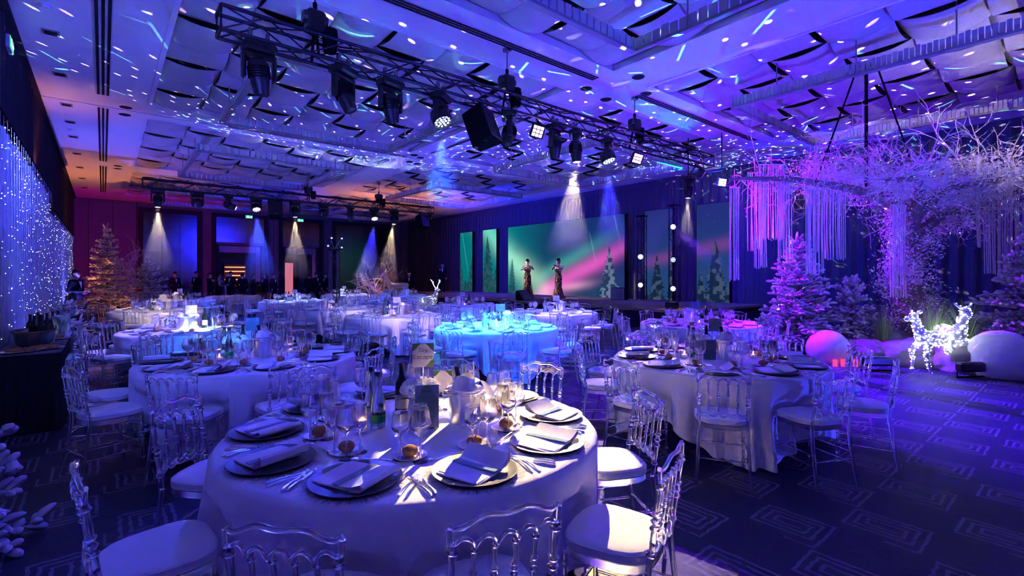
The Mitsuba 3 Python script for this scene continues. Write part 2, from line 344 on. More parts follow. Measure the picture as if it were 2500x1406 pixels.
for xa, xb in COFX:                                           # thin shadow lip round every recess
    for ya, yb in COFY:
        r = sbox(xa, ya, xb, yb); m = extrude(r.buffer(0.05, join_style=2).difference(r.buffer(-0.03, join_style=2)), 0.025)
        m.apply_translation([0, 0, CE - 0.012]); put('coffer_rim', P(cat(m)), 'ceiling_white', ceil)

def weave_cell(long_x, w=0.94, L=1.22, drop=0.15):
    nu, nv = 11, 4
    u, v = np.meshgrid(np.linspace(-1, 1, nu), np.linspace(-1, 1, nv), indexing='ij')
    z = -drop * np.cos(u * PI / 2) ** 0.75 + 0.10 * (np.abs(u) > 0.97) - 0.05 * (v * 0.5 + 0.5) * np.cos(u * PI / 2)
    a, b = u * L / 2, v * w / 2
    pts = np.stack([a, b, z], -1) if long_x else np.stack([b, a, z], -1)
    g = grid(pts.reshape(-1, 3), nu, nv)
    lo = mesh(g.vertices + [0, 0, 0.012], g.faces[:, ::-1])
    return cat(g, lo)
CELLS = [P(weave_cell(True), True), P(weave_cell(False), True)]
tiles = []
for xa, xb in COFX:
    for ya, yb in COFY:
        nx, ny = 7, 7
        for i in range(nx):
            for j in range(ny):
                tiles.append((xa + (i + .5) * (xb - xa) / nx, ya + (j + .5) * (yb - ya) / ny, (i + j) % 2))
def seen(x, y, z):
    Z = SY * x + CY * y; X = CY * x - SY * y
    if Z < 0.3: return 1e3
    px, py = 1250 + FOCAL * X / Z, 672 - FOCAL * (z - EYE) / Z
    return Z + (0 if -100 < px < 2600 and -100 < py < 1500 else 200)
tiles.sort(key=lambda t: seen(t[0], t[1], CE))
for x, y, k in tiles[:296]:
    put('panel', CELLS[k], 'panel_fabric', ceil, mat(x, y, CE + 0.2))
w0, w1 = weave_cell(True), weave_cell(False)
tag(put('far_panels', P(cat([mesh((w0 if k == 0 else w1).vertices + [x, y, CE + .2], w0.faces) for x, y, k in tiles[296:]]), True), 'panel_fabric', ceil), kind='stuff')
# slot vents, downlight recesses, detectors and round grilles in the ceiling
def slot(x0, x1, y0, y1, n, along_y=True):
    t = struct('trim_%d' % (1 + sum(k.startswith('trim_') and '__' not in k for k in labels)), box(x0, x1, y0, y1, CE - 0.012, CE + 0.01), 'wall_white', 'slot air vent let into the white ceiling')
    for i in range(n):
        a = (i + .5) / n
        if along_y: b = box(x0 + (x1 - x0) * a - .022, x0 + (x1 - x0) * a + .022, y0 + .02, y1 - .02, CE - 0.02, CE - .0)
        else: b = box(x0 + .02, x1 - .02, y0 + (y1 - y0) * a - .022, y0 + (y1 - y0) * a + .022, CE - 0.02, CE - .0)
        put('slot', P(b), 'vent_dark', t)
for y0, y1 in ((2.0, 14.3), (15.4, 22.6), (23.6, 31.0)): slot(-0.12, 0.12, y0, y1, 3)
slot(2.2, 7.8, 6.55, 6.75, 3, False); slot(2.6, 7.9, 15.0, 15.2, 2, False); slot(9.2, 15.0, 6.55, 6.75, 3, False)
slot(8.3, 8.45, 8.5, 14.2, 2)
struct('trim_90', box(X0, X1, 15.29, 15.30, CE - 0.006, CE + 0.01), 'vent_dark', 'dark expansion joint across the ceiling')
for i, y in enumerate((9.0, 11.2, 13.4, 15.7, 17.4, 19.2, 21.8, 24.5, 27.2, 30.0)):
    t = thing('recessed_downlight', f'small rectangular recessed downlight in the ceiling by the left wall, {["nearest", "second", "third", "fourth", "fifth", "sixth", "seventh", "eighth", "ninth", "farthest"][i]} of the row', 'ceiling light', 'recessed downlights')
    put('frame', P(box(-0.78, -0.56, y - .12, y + .12, CE - .015, CE + .01)), 'grey_metal', t)
    put('well', P(box(-0.75, -0.59, y - .09, y + .09, CE - .02, CE + .0)), 'vent_dark', t)
for y, w in ((10.1, 'nearer'), (18.3, 'farther')):
    t = thing('smoke_detector', f'round white smoke detector in the ceiling by the left wall, the {w} one', 'smoke detector')
    put('base', P(lathe([(0, CE - .02), (.09, CE - .02), (.1, CE)], 20)), 'ceiling_white', t, mat(-.67, y, 0))
    put('cap', P(lathe([(0, CE - .06), (.05, CE - .055), (.06, CE - .02)], 20)), 'ceiling_white', t, mat(-.67, y, 0))
grl = P(cat(lathe([(0, -.012), (.115, -.012), (.13, 0.001)], 24)))
for i, (x, y) in enumerate(((.42, 15.05), (.42, 15.75), (.42, 23.3), (.42, 23.9), (8.4, 6.05), (8.05, 7.15), (8.9, 7.3), (9.3, 6.5), (8.4, 15.0), (8.4, 15.8), (8.05, 14.8), (8.75, 15.9))):
    tag(put('speaker_grille', grl, 'vent_dark', None, mat(x, y, CE)), 'round dark grille let flush into the white ceiling', 'ceiling speaker', 'round ceiling grilles')

# walls
wl = struct('wall_left', box(X0 - .2, X0, YN, YF, 0, CE), 'wall_white', 'pale left wall behind dark upright fins')
for i in range(64):
    y = 2.2 + i * 0.5
    put('fin', P(box(X0, X0 + .05, y - .018, y + .018, 0, CE)), 'fin', wl)
put('cornice', P(box(X0, X0 + .12, YN, YF, CE - .05, CE)), 'fin', wl)
struct('wall_front', box(X0, X1, YN - .2, YN, 0, CE), 'wall_panel', 'wall behind the viewer')
wr = struct('wall_right', box(X1, X1 + .2, YN, YF, 0, CE), 'drape_black', 'right wall hung with black drapes')
def drape(y0, y1, z0, z1, x, amp=.05, per=.32, n=None):
    n = n or int((y1 - y0) / per * 8)
    y = np.linspace(y0, y1, n); w = amp * np.sin(y / per * 2 * PI + 0.8 * np.sin(y * 1.7))
    v = np.stack([np.stack([x + w, y, np.full(n, z1)], -1), np.stack([x + w * 1.5, y, np.full(n, z0)], -1)], 1)
    return grid(v.reshape(-1, 3), n, 2)
put('drape', P(drape(YN, YF, .02, CE - .25, X1 - .07, .035), True), 'drape_black', wr)
# back wall with two doorways and two tall mirrored panels
DOORS, MIRR = ((5.2, 7.85), (8.93, 11.31)), ((1.7, 4.25), (12.38, 16.2))
bw = Polygon([(X0, 0), (X1, 0), (X1, CE), (X0, CE)])
for a, b in DOORS: bw = bw.difference(sbox(a + .15, -.1, b - .15, 3.45))
m = extrude(bw, 0.2)
m = mesh(np.stack([m.vertices[:, 0], YF + m.vertices[:, 2], m.vertices[:, 1]], -1), m.faces[:, ::-1])
wb = struct('wall_back', m, 'wall_panel', 'dark panelled back wall with two doorways and tall mirrored bays')
for i in range(19):
    x = X0 + .6 + i
    if not any(a - .2 < x < b + .2 for a, b in DOORS + MIRR): put('panel_joint', P(box(x - .012, x + .012, YF - .012, YF + .01, 0, CE)), 'vent_dark', wb)
for i, (a, b) in enumerate(DOORS + MIRR):
    nm = f'door_{i+1}' if i < 2 else f'window_{i-1}'
    fr = struct(nm, cat(box(a - .22, a, YF - .14, YF + .1, 0, 5.25, .01), box(b, b + .22, YF - .14, YF + .1, 0, 5.25, .01), box(a - .22, b + .22, YF - .14, YF + .1, 5.12, 5.35, .01)), 'fin',
                ['tall dark framed doorway opening on a striped orange light', 'tall dark framed doorway opening on a pink lit panel', 'tall dark framed mirrored bay by the snowy fir', 'tall dark framed mirrored bay behind the stag'][i])
    if i < 2:
        put('mirror', P(box(a, b, YF - .03, YF - .005, 3.6, 5.12)), 'mirror_dark', fr)
        put('jamb', P(box(a + .0, a + .15, YF - .05, YF + .2, 0, 3.45)), 'fin', fr); put('jamb', P(box(b - .15, b, YF - .05, YF + .2, 0, 3.45)), 'fin', fr)
        put('light_strip', P(box(a + .15, b - .15, YF + .02, YF + .1, 3.47, 3.52)), 'black_matt', fr, **glow((0.1, 0.75, 1.3), 0.05))
        put('crystal_lintel', P(cat([box(a + .2 + k * .045, a + .225 + k * .045, YF + .25, YF + .28, 3.0, 3.4) for k in range(int((b - a - .6) / .045))])), 'crystal_rod', fr)
        tag(list(scene)[-1], kind='stuff')
        put('crystal_post', P(cat([box(b - .4 + k * .045, b - .375 + k * .045, YF + .25, YF + .28, 1.2, 3.4) for k in range(5)])), 'crystal_rod', fr)
        tag(list(scene)[-1], kind='stuff')
    else:
        put('mirror', P(box(a, b, YF - .03, YF - .005, .05, 5.12)), 'mirror_dark', fr)
        for k in (1, 2): put('mirror_joint', P(box(a + (b - a) * k / 3 - .006, a + (b - a) * k / 3 + .006, YF - .036, YF - .03, .05, 5.12)), 'fin', fr)
# foyer seen through the doorways
struct('wall_foyer', cat(box(X0, X1, YF + 4, YF + 4.2, 0, CE), box(X0, X1, YF, YF + 4.2, 3.9, 4.0)), 'wall_panel', 'wall and ceiling of the foyer beyond the doorways')
ft = thing('light_shelf', 'glowing orange striped shelf wall seen through the left doorway', 'lit shelf')
put('case', P(box(6.2, 7.5, YF + 3.5, YF + 3.95, .8, 2.35)), 'wicker', ft)
for k in range(5):
    put('light_bar', P(box(6.25, 7.45, YF + 3.46, YF + 3.5, 1.0 + k * .28, 1.05 + k * .28)), 'black_matt', ft, **glow((3.2, 0.9, 0.45), 0.05))
wl2 = thing('wall_lamp', 'bright white wall lamp at the right jamb of the left doorway', 'wall lamp')
put('backplate', P(box(7.42, 7.6, YF + .22, YF + .25, 1.4, 2.3)), 'grey_metal', wl2)
put('tube', P(lathe([(0, 1.45), (.05, 1.45), (.05, 2.2), (0, 2.2)], 12)), 'black_matt', wl2, mat(7.51, YF + .32, 0), **glow((5, 4.6, 4), 0.05))
bq = thing('bouquet', 'round bouquet in a tall vase seen through the left doorway', 'flowers')
put('vase', P(lathe([(.08, 0), (.1, .02), (.06, .5), (.09, 1.0), (.1, 1.05)], 14)), 'porcelain', bq, mat(6.1, YF + 2.4, 0))
for k in range(26):
    a = NR.normal(size=3); a /= np.linalg.norm(a)
    put('bloom', P(blob(.085, a * .28 + [6.1, YF + 2.4, 1.3], 1)), ('petal', 'blue_flower', 'bread')[k % 3], bq)
pk = thing('glowing_board', 'plain pink glowing panel seen through the right doorway', 'lit panel')
put('frame', P(box(8.5, 11.0, YF + 3.6, YF + 3.9, .1, 2.6)), 'fin', pk)
put('screen', P(box(8.55, 10.6, YF + 3.57, YF + 3.6, .2, 2.5)), 'black_matt', pk, **glow((0.62, 0.16, 0.24), 0.1))

# green exit signs
def exit_sign(x, y, z, rz, label):
    t = thing('exit_sign', label, 'exit sign')
    M = mat(x, y, z, rz)
    put('case', P(box(-.2, .2, 0, .05, -.1, .1, .008)), 'grey_metal', t, M)
    put('face', P(box(-.19, .19, -.006, 0, -.09, .09)), 'black_matt', t, M, **glow((.12, .75, .5), 0.02))
    run = cat(blob(.022, (0, 0, .06), 1), capsule((0, 0, .035), (-.012, 0, -.01), .016, .014), capsule((-.012, 0, -.01), (.035, 0, -.03), .01, .009), capsule((.035, 0, -.03), (.03, 0, -.07), .009, .008),
              capsule((-.012, 0, -.01), (-.035, 0, -.04), .01, .009), capsule((-.035, 0, -.04), (-.07, 0, -.045), .009, .008), capsule((.0, 0, .03), (.035, 0, .01), .008, .007), capsule((0, 0, .03), (-.04, 0, .015), .008, .007))
    put('running_figure', P(mesh(run.vertices * [1, .25, 1] + [-.06, -.01, 0], run.faces)), 'black_matt', t, M, **glow((1.6, 2, 1.9), 0.02))
    put('arrow', P(cat(box(.06, .13, -.012, -.006, -.012, .012), mesh([[.13, -.012, .04], [.17, -.012, 0], [.13, -.012, -.04], [.13, -.006, .04], [.17, -.006, 0], [.13, -.006, -.04]], [[0, 2, 1], [3, 4, 5], [0, 1, 4], [0, 4, 3], [1, 2, 5], [1, 5, 4], [2, 0, 3], [2, 3, 5]]))), 'black_matt', t, M, **glow((1.6, 2, 1.9), 0.02))
exit_sign(6.95, YF - .2, 5.22, 0, 'green running-man exit sign over the left doorway')
exit_sign(10.0, YF - .2, 5.22, 0, 'green running-man exit sign over the right doorway')
exit_sign(-1.1, 10.9, 5.2, PI / 2, 'exit sign seen edge-on high on the left wall')

# ------------------------------------------------------------------ chandeliers: a channel frame hung on rods, with a fringe of crystal rods
CH = [(4.2, 10.75, 2.1, 2.25, 'in the recess behind the near truss'), (4.2, 18.7, 2.1, 2.4, 'in the second recess by the left wall'), (4.2, 27.8, 2.1, 2.3, 'in the farthest recess along the left wall'),
      (4.32, 2.4, 2.1, 2.3, 'in the top middle recess'), (12.45, 2.75, 2.3, 2.2, 'above the snowy willow'), (12.45, 11.0, 2.2, 2.25, 'before the big screen'),
      (12.45, 19.2, 2.2, 2.3, 'in the second recess along the screens'), (12.45, 27.8, 2.2, 2.3, 'in the far corner recess by the screens')]
for cx, cy, hx, hy, where in CH:
    t = thing('chandelier', 'hanging chandelier with a crystal rod fringe ' + where, 'chandelier')
    z = 5.12
    for x0, x1, y0, y1 in ((cx - hx, cx + hx, cy - hy - .05, cy - hy + .05), (cx - hx, cx + hx, cy + hy - .05, cy + hy + .05), (cx - hx - .05, cx - hx + .05, cy - hy, cy + hy), (cx + hx - .05, cx + hx + .05, cy - hy, cy + hy)):
        put('channel', P(box(x0, x1, y0, y1, z - .03, z + .02, .01)), 'grey_metal', t)
    for sx in (-1, 1):
        for sy in (-1, 0, 1):
            put('rod', P(tube([(cx + sx * hx, cy + sy * hy * .6, z), (cx + sx * hx, cy + sy * hy * .6, CE + .4)], .012, 6)), 'grey_metal', t)
    rods, step = [], .075 if seen(cx, cy, z) < 16 else .15
    for e, (h, o) in enumerate(((hx, hy), (hy, hx))):
        for sgn in (-1, 1):
            for a in np.arange(-h, h, step):
                q = NR.uniform(.0, .03); w = step * .4
                x, y = (cx + a, cy + sgn * o) if e == 0 else (cx + sgn * o, cy + a)
                rods.append(box(x - (w if e == 0 else .012), x + (w if e == 0 else .012), y - (.012 if e == 0 else w), y + (.012 if e == 0 else w), z + .02, z + .19 + q))
    tag(put('crystal_fringe', P(cat(rods)), 'crystal_rod', t), 'row of clear crystal rods', None, None, 'stuff')

# ------------------------------------------------------------------ trusses
def truss(x0, x1, y, z, label, hoists, bay=.5):
    t = thing('lighting_truss', label, 'truss')
    h = .145
    for sy in (-1, 1):
        for sz in (-1, 1):
            put('chord', P(tube([(x0, y + sy * h, z + sz * h), (x1, y + sy * h, z + sz * h)], .025, 8)), 'black_gloss', t)
    n = int(round((x1 - x0) / bay))
    for side in range(4):
        br = P(tube([(0, 0, 0), (bay, 0, 2 * h)], .012, 5)) ; 
        for i in range(n):
            xa, xb = x0 + i * bay, x0 + (i + 1) * bay
            if i % 2: xa, xb = xb, xa
            p, q = [((xa, y - h, z - h), (xb, y - h, z + h)), ((xa, y + h, z - h), (xb, y + h, z + h)), ((xa, y - h, z - h), (xb, y + h, z - h)), ((xa, y - h, z + h), (xb, y + h, z + h))][side]
            put('brace', P(tube([p, q], .011, 5)), 'black_gloss', t)
    for x in (x0, x1):
        put('end_frame', P(cat(tube([(x, y - h, z - h), (x, y + h, z - h), (x, y + h, z + h), (x, y - h, z + h)], .02, 6, closed=True))), 'black_gloss', t)
    cable = [(x, y + .07 * math.sin(x * 3.1), z + h + .03 + .025 * math.sin(x * 7)) for x in np.arange(x0, x1, .12)]
    put('cable', P(tube(cable, .012, 5)), 'black_matt', t)
truss(1.07, 12.6, Y1, Z1, 'black box truss with lamps running across the near ceiling', ())
truss(1.0, 12.0, Y2, Z2, 'black box truss with lamps across the far part of the room', ())

def hoist(x, y, z, where):
    t = thing('chain_hoist', f'black chain hoist {where}', 'hoist')
    put('motor', P(cat(box(x - .12, x + .12, y - .11, y + .11, z + .22, z + .5, .03), lathe([(0, -.16), (.07, -.16), (.09, -.12), (.09, .12), (.07, .16), (0, .16)], 14).apply_transform(mat(x, y, z + .4, 0, 1, 0, PI / 2)))), 'black_gloss', t)
    put('chain', P(tube([(x, y, z + .45), (x, y, CE + .05)], .014, 5)), 'steel_dark', t)
    put('chain_bag', P(cat(lathe([(0, -.12), (.09, -.11), (.11, .1), (.1, .2), (.0, .2)], 10).apply_transform(mat(x + .2, y, z + .12)))), 'black_matt', t)
    put('sling', P(tube([(x, y - .14, z - .12), (x, y - .05, z + .24), (x, y + .05, z + .24), (x, y + .14, z - .12)], .02, 6)), 'black_matt', t)
    put('upper_sling', P(tube([(x, y, z + .5), (x, y, z + .62)], .03, 6)), 'black_matt', t)
    put('ceiling_anchor', P(box(x - .06, x + .06, y - .06, y + .06, CE - .06, CE + .12, .01)), 'steel_dark', t)
hoist(2.2, Y1, Z1, 'over the near truss at the top edge'); hoist(5.55, Y1, Z1, 'over the near truss above the hung loudspeaker'); hoist(9.3, Y1, Z1, 'over the near truss toward the stage')
hoist(6.3, Y2, Z2, 'over the far truss, the left one'); hoist(9.3, Y2, Z2, 'over the far truss, the right one')

# ------------------------------------------------------------------ lamps
HEAD = P(cat(lathe([(0, .16), (.085, .155), (.12, .11), (.125, 0), (.115, -.1), (.098, -.2), (.088, -.27), (.08, -.275), (.078, -.255), (0, -.255)], 20)), 40)
RIBS = P(cat([lathe([(.118 + .006, z - .008), (.126 + .006, z - .008), (.126 + .006, z + .008), (.118 + .006, z + .008)], 20) for z in (.06, .03, 0, -.03, -.06)]))
WASH = P(cat(lathe([(0, .13), (.1, .125), (.15, .08), (.165, 0), (.165, -.1), (.155, -.125), (.145, -.125), (.14, -.1), (0, -.1)], 22)), 40)
YOKE = P(cat(box(-.2, -.15, -.055, .055, -.24, .06, .02), box(.15, .2, -.055, .055, -.24, .06, .02), box(-.2, .2, -.06, .06, .04, .1, .02)))
HBASE = P(cat(box(-.19, .19, -.13, .13, .1, .22, .03), box(-.2, -.17, -.06, .06, .12, .2, .01), box(.17, .2, -.06, .06, .12, .2, .01)))
CLAMP = P(cat(box(-.12, -.08, -.03, .03, .2, .38, .01), box(.08, .12, -.03, .03, .2, .38, .01), box(-.16, .16, -.02, .02, .22, .26, .005)))
LENS = P(cat(lathe([(0, -.281), (.03, -.279), (.06, -.272), (.078, -.262)], 18)), True)
def led_cells(r, d, cell):
    pts = [(0, 0)] + [(d * math.cos(a), d * math.sin(a)) for a in np.arange(6) * PI / 3] + [(2 * d * math.cos(a), 2 * d * math.sin(a)) for a in np.arange(12) * PI / 6]
    return P(cat([moved(lathe([(0, -.012), (cell * .7, -.008), (cell, 0)], 8), mat(x, y, -.104)) for x, y in pts]), True)
CELLS_LED = led_cells(.13, .055, .022)

def moving_head(x, y, z, aim, kind, label, lit=None, group=None, spin=0.0):
    """Hangs from z (truss underside); aim: direction the head looks."""
    t = thing('moving_head', label, 'stage light', group)
    M = mat(x, y, z - .22, spin)
    put('clamp', CLAMP, 'steel_dark', t, M); put('base', HBASE, 'black_gloss', t, M); put('yoke', YOKE, 'black_gloss', t, M)
    F = frame((x, y, z - .36), -np.array(aim, float), (math.cos(spin + PI / 2), math.sin(spin + PI / 2), 0))
    h = put('head', HEAD if kind == 'spot' else WASH, 'black_gloss', t, F)
    if kind == 'spot':
        put('cooling_ribs', RIBS, 'black_matt', h, F)
        put('lens', LENS, 'black_gloss', h, F, **(glow(lit, 0.02) if lit else {}))
    else:
        put('led_cells', CELLS_LED, 'black_gloss', h, F, **(glow(lit, 0.02) if lit else {}))
ZT = Z1 - .145
N1 = 'hung on the near truss'
moving_head(1.51, Y1, ZT, (.15, .1, -1), 'spot', 'large black moving head spotlight ' + N1 + ', nearest its left end')
moving_head(2.59, Y1, ZT, (.3, -.3, -1), 'spot', 'black moving head spotlight ' + N1 + ', second from its left end', spin=.5)
moving_head(3.30, Y1, ZT, (.2, .1, -1), 'spot', 'black moving head spotlight ' + N1 + ', third from its left end', spin=.2)
moving_head(4.17, Y1, ZT, (0.1, -.5, -1), 'wash', 'lit moving head with blue white LED clusters left of the hung loudspeaker', (3.5, 4.5, 7), spin=.6)
moving_head(5.6, Y1, ZT, (-.5, -.2, -1), 'spot', 'black moving head tilted left beside the hung loudspeaker', spin=.9)
moving_head(6.75, Y1, ZT, (.2, .2, -1), 'spot', 'black moving head with a violet sheen left of the bright gobo lamp', spin=.4)
moving_head(7.34, Y1, ZT, (0.02, -.1, -1), 'spot', 'moving head throwing a fan of pale yellow rays from the near truss', (16, 13, 7), spin=.7)
moving_head(8.34, Y1, ZT, (0.05, -.4, -1), 'wash', 'lit moving head with blue white LED clusters right of the fan of yellow rays', (3.5, 4.5, 7), spin=.6)
N2 = 'hung on the far truss'
moving_head(1.41, Y2, ZT, (0, -.1, -1), 'spot', 'moving head at the left end of the far truss throwing yellow rays', (16, 13, 7))
moving_head(2.54, Y2, ZT, (.1, .6, -1), 'wash', 'unlit black moving head second on the far truss from the left', spin=.3)
moving_head(3.49, Y2, ZT, (1, -.35, -.45), 'spot', 'moving head on the far truss turned sideways with a lit lens', (14, 11, 8), spin=1.2)
moving_head(4.41, Y2, ZT, (.05, -.6, -1), 'wash', 'lit LED moving head on the far truss left of its loudspeaker', (4.5, 5, 7), spin=.3)
moving_head(5.80, Y2, ZT, (0, -.1, -1), 'spot', 'moving head right of the far loudspeaker throwing yellow rays before the right doorway', (16, 13, 7))
moving_head(6.91, Y2, ZT, (.1, .5, -1), 'wash', 'unlit black moving head above the pink lit doorway', spin=.2)
moving_head(8.02, Y2, ZT, (.2, .1, -1), 'spot', 'unlit black moving head left of the lit LED head at the far truss', spin=.8)
moving_head(9.09, Y2, ZT, (-.05, -.6, -1), 'wash', 'lit LED moving head on the far truss throwing a broad blue beam', (4.5, 5, 7), spin=.3)
moving_head(10.03, Y2, ZT, (-.1, -.1, -1), 'spot', 'moving head nearest the right end of the far truss throwing yellow rays', (16, 13, 7))
moving_head(13.28, 7.8, ZT, (0, .05, -1), 'spot', 'moving head right of the near truss throwing a thin fan of rays', (16, 13, 7))

PARB = P(cat(box(-.13, .13, -.13, .13, -.05, .06, .02), box(-.16, -.14, -.02, .02, -.04, .25), box(.14, .16, -.02, .02, -.04, .25), box(-.16, .16, -.02, .02, .23, .26)))
PARC = P(cat([box(-.1 + i * .07, -.045 + i * .07, -.1 + j * .07, -.045 + j * .07, -.062, -.052) for i in range(3) for j in range(3)]))
def par(x, y, z, aim, lit, label, spin=0.):
    t = thing('led_par', label, 'stage light')
    F = frame((x, y, z), -np.array(aim, float), (math.cos(spin), math.sin(spin), 0))
    put('housing', PARB, 'black_gloss', t, F); put('led_grid', PARC, 'black_gloss', t, F, **glow(lit, 0.03))
    put('hook', P(tube([F[:3, 3] + F[:3, 2] * .24, (x, y, z + .3), (x, y, max(z + .45, ZT + .05))] if z > 4 else [F[:3, 3], (x - .1, y, z - .1), (X0 + .05, y, z - .1)], .015, 6)), 'steel_dark', t)
par(6.29, Y1, 4.32, (-.6, -1, -.5), (9, 5, 10), 'LED par with a square of pinkish white cells lit toward the tables')
par(9.39, Y1, 4.28, (-.7, -1, -.45), (9, 3.5, 10), 'LED par with magenta white cells at the right part of the near truss')
par(13.51, 6.9, 4.24, (-.9, -1, -.2), (22, 14, 26), 'blazing white violet LED par beside the hanging ropes')

BIN = P(cat(mesh(np.array([[-.19, -.24, -.36], [.19, -.24, -.36], [.3, .24, -.36], [-.3, .24, -.36], [-.19, -.24, .36], [.19, -.24, .36], [.3, .24, .36], [-.3, .24, .36]]), np.array([[3, 2, 1, 0], [4, 5, 6, 7], [0, 1, 5, 4], [1, 2, 6, 5], [2, 3, 7, 6], [3, 0, 4, 7]]))))
GRL = P(box(-.285, .285, .24, .255, -.345, .345, .006))
def loudspeaker(x, y, z, rz, tilt, label):
    t = thing('loudspeaker', label, 'loudspeaker')
    M = mat(x, y, z, rz, .85, tilt)
    put('cabinet', BIN, 'black_matt', t, M); put('grille', GRL, 'black_gloss', t, M)
    put('badge', P(box(-.05, .05, .255, .258, -.3, -.285)), 'silver', t, M)
    put('bracket', P(tube([(x, y, z + .1), (x, y, ZT + .05)], .025, 6)), 'steel_dark', t)
loudspeaker(4.98, Y1, 4.12, PI + .5, .35, 'black trapezoid loudspeaker hung tilted under the near truss')
loudspeaker(5.05, Y2, 4.1, PI - .1, .35, 'black loudspeaker hung tilted under the far truss by the left doorway')
loudspeaker(11.44, Y2, 4.1, PI + .3, .3, 'black loudspeaker hung at the right end of the far truss')

t = thing('rigging_bar', 'black bar hung from the ceiling carrying the blazing LED par and a small moving head', 'rigging bar')
put('bar', P(tube([(13.28, 7.85, ZT + .06), (13.51, 6.85, ZT + .06)], .03, 8)), 'black_gloss', t)
for q in ((13.28, 7.8), (13.51, 6.9)): put('drop_rod', P(tube([(*q, ZT + .06), (*q, CE - .002)], .015, 6)), 'black_gloss', t)

# haze that the lamps light up
scene['mat_haze_edge'] = {'type': 'null'}
def haze_cone(name, o, aim, half, length, sig, label):
    """Haze that thins out along the beam and towards its rim."""
    o, aim = np.array(o, float), np.array(aim, float)
    t = math.tan(math.radians(half)); r0, r1 = .05, .05 + length * t
    m = lathe([(0, 0), (r0, 0), (r1, length), (0, length)], 28)
    zz, yy, xx = np.meshgrid((np.arange(32) + .5) / 32 * length, *[(np.arange(24) + .5) / 12 - 1] * 2, indexing='ij')
    q = np.hypot(xx, yy) * r1 / (r0 * .8 + zz * t)
    dens = sig * (1 - zz / length) ** 1.1 * np.clip((1.0 - q) / .3, 0, 1)
    F = frame(o, aim - o)
    k = thing('light_beam', label, 'light beam', kind='stuff')
    G = F @ np.array([[2 * r1, 0, 0, -r1], [0, 2 * r1, 0, -r1], [0, 0, length, 0], [0, 0, 0, 1.0]])
    put('haze', P(m), 'haze_edge', k, F, interior={'type': 'heterogeneous', 'albedo': rgb(.92, .92, .92),
        'sigma_t': {'type': 'gridvolume', 'grid': mi.VolumeGrid(dens[..., None].astype(np.float32)), 'to_world': T(G)}})
BL = {'gobo_a': 'fan of pale yellow rays under the near truss', 'gobo_b': 'fan of pale rays at the left end of the far truss', 'gobo_c': 'fan of pale rays before the right doorway', 'gobo_d': 'two pale shafts right on the far truss',
      'gobo_e': 'thin fan of rays above the stage right', 'blue_a': 'short blue beam under the LED head left of the hung loudspeaker', 'blue_b': 'broad blue beam over the stag', 'blue_c': 'broad blue beam beside the left doorway', 'blue_d': 'blue beam right of the yellow fan',
      'tower_a': 'violet beam rising from the tower right of the big screen', 'tower_b': 'violet beam slanting down from the right tower'}
for nm, o, aim, col, pw, half, ln, gobo in BEAMS:
    o_, a_ = np.array(o, float), np.array(aim, float); d = (a_ - o_) / np.linalg.norm(a_ - o_)
    spot(nm, o_ + d * .02, aim, col, pw, half, half * .85, gobo_rays if gobo else None, 3.5 if gobo else 1.5)
    haze_cone(nm, o_, aim, half, ln, .75 if gobo else .6, BL[nm])

truss(-1.0, 9.0, -3.3, Z1, 'black lighting truss behind the viewer', ())  # added unseen truss that carries the spots from behind
for x in (-1.0, 9.0): put('drop_rod', P(tube([(x, -3.3, Z1 + .15), (x, -3.3, CE - .002)], .02, 6)), 'black_gloss', 'lighting_truss_002')
for i, (x, tx, ty) in enumerate(((-.6, 1.25, 8.3), (2.0, 3, 5), (2.6, 4.75, 12), (5.6, 5.05, 9.2), (7.5, 12.4, .9))): par(x, -3.33, 4.42, (tx - x, ty + 3.3, -3.6), (.4, .5, 2), f'LED par on the truss behind the viewer, {["first", "second", "third", "fourth", "fifth"][i]} from its left end')  # added unseen lamps where the spots from behind start
par(12.35, Y1 + .1, 4.35, (1, -.5, -.4), (.1, .1, 1.5), 'added dim LED par at the right end of the near truss'); par(11.85, Y2, 4.35, (1, 0, -.2), (.1, .1, 1.5), 'added dim LED par at the right end of the far truss')  # both lamps added where the blue wall washes start
for x, y, w in ((-.7, 18.95, 'behind the far buffet'), (12.3, 12.2, 'at the foot of the stage skirt'), (8.2, -1.8, 'outside the view to the right'), (12.3, 5.8, 'on the carpet before the stage corner'), (10.4, -1.1, 'right of the snowballs'), (-.75, 25.5, 'before the tall corner fir'), (11.3, 22.8, 'right of the stag'), (.3, 27.9, 'behind the corner firs')):  # uplights added as sources for the upward washes
    t = thing('added_uplight', 'added small black floor uplight ' + w, 'stage light')
    put('housing', P(lathe([(0, .02), (.09, .02), (.1, .04), (.1, .2), (.085, .22), (.08, .2), (0, .2)], 16)), 'black_gloss', t, mat(x, y, 0))
    put('foot', P(tube([(x - .12, y, .01), (x + .12, y, .01)], .012, 5)), 'black_matt', t)
    put('bracket', P(tube([(x - .11, y, .01), (x - .115, y, .12), (x - .1, y, .14)], .01, 5)), 'black_matt', t)
par(-.9, 2.6, 2.8, (.5, .9, .55), (.4, .5, 3), 'LED par high on the left wall behind the viewer')  # added out of view as source of the left ceiling wash

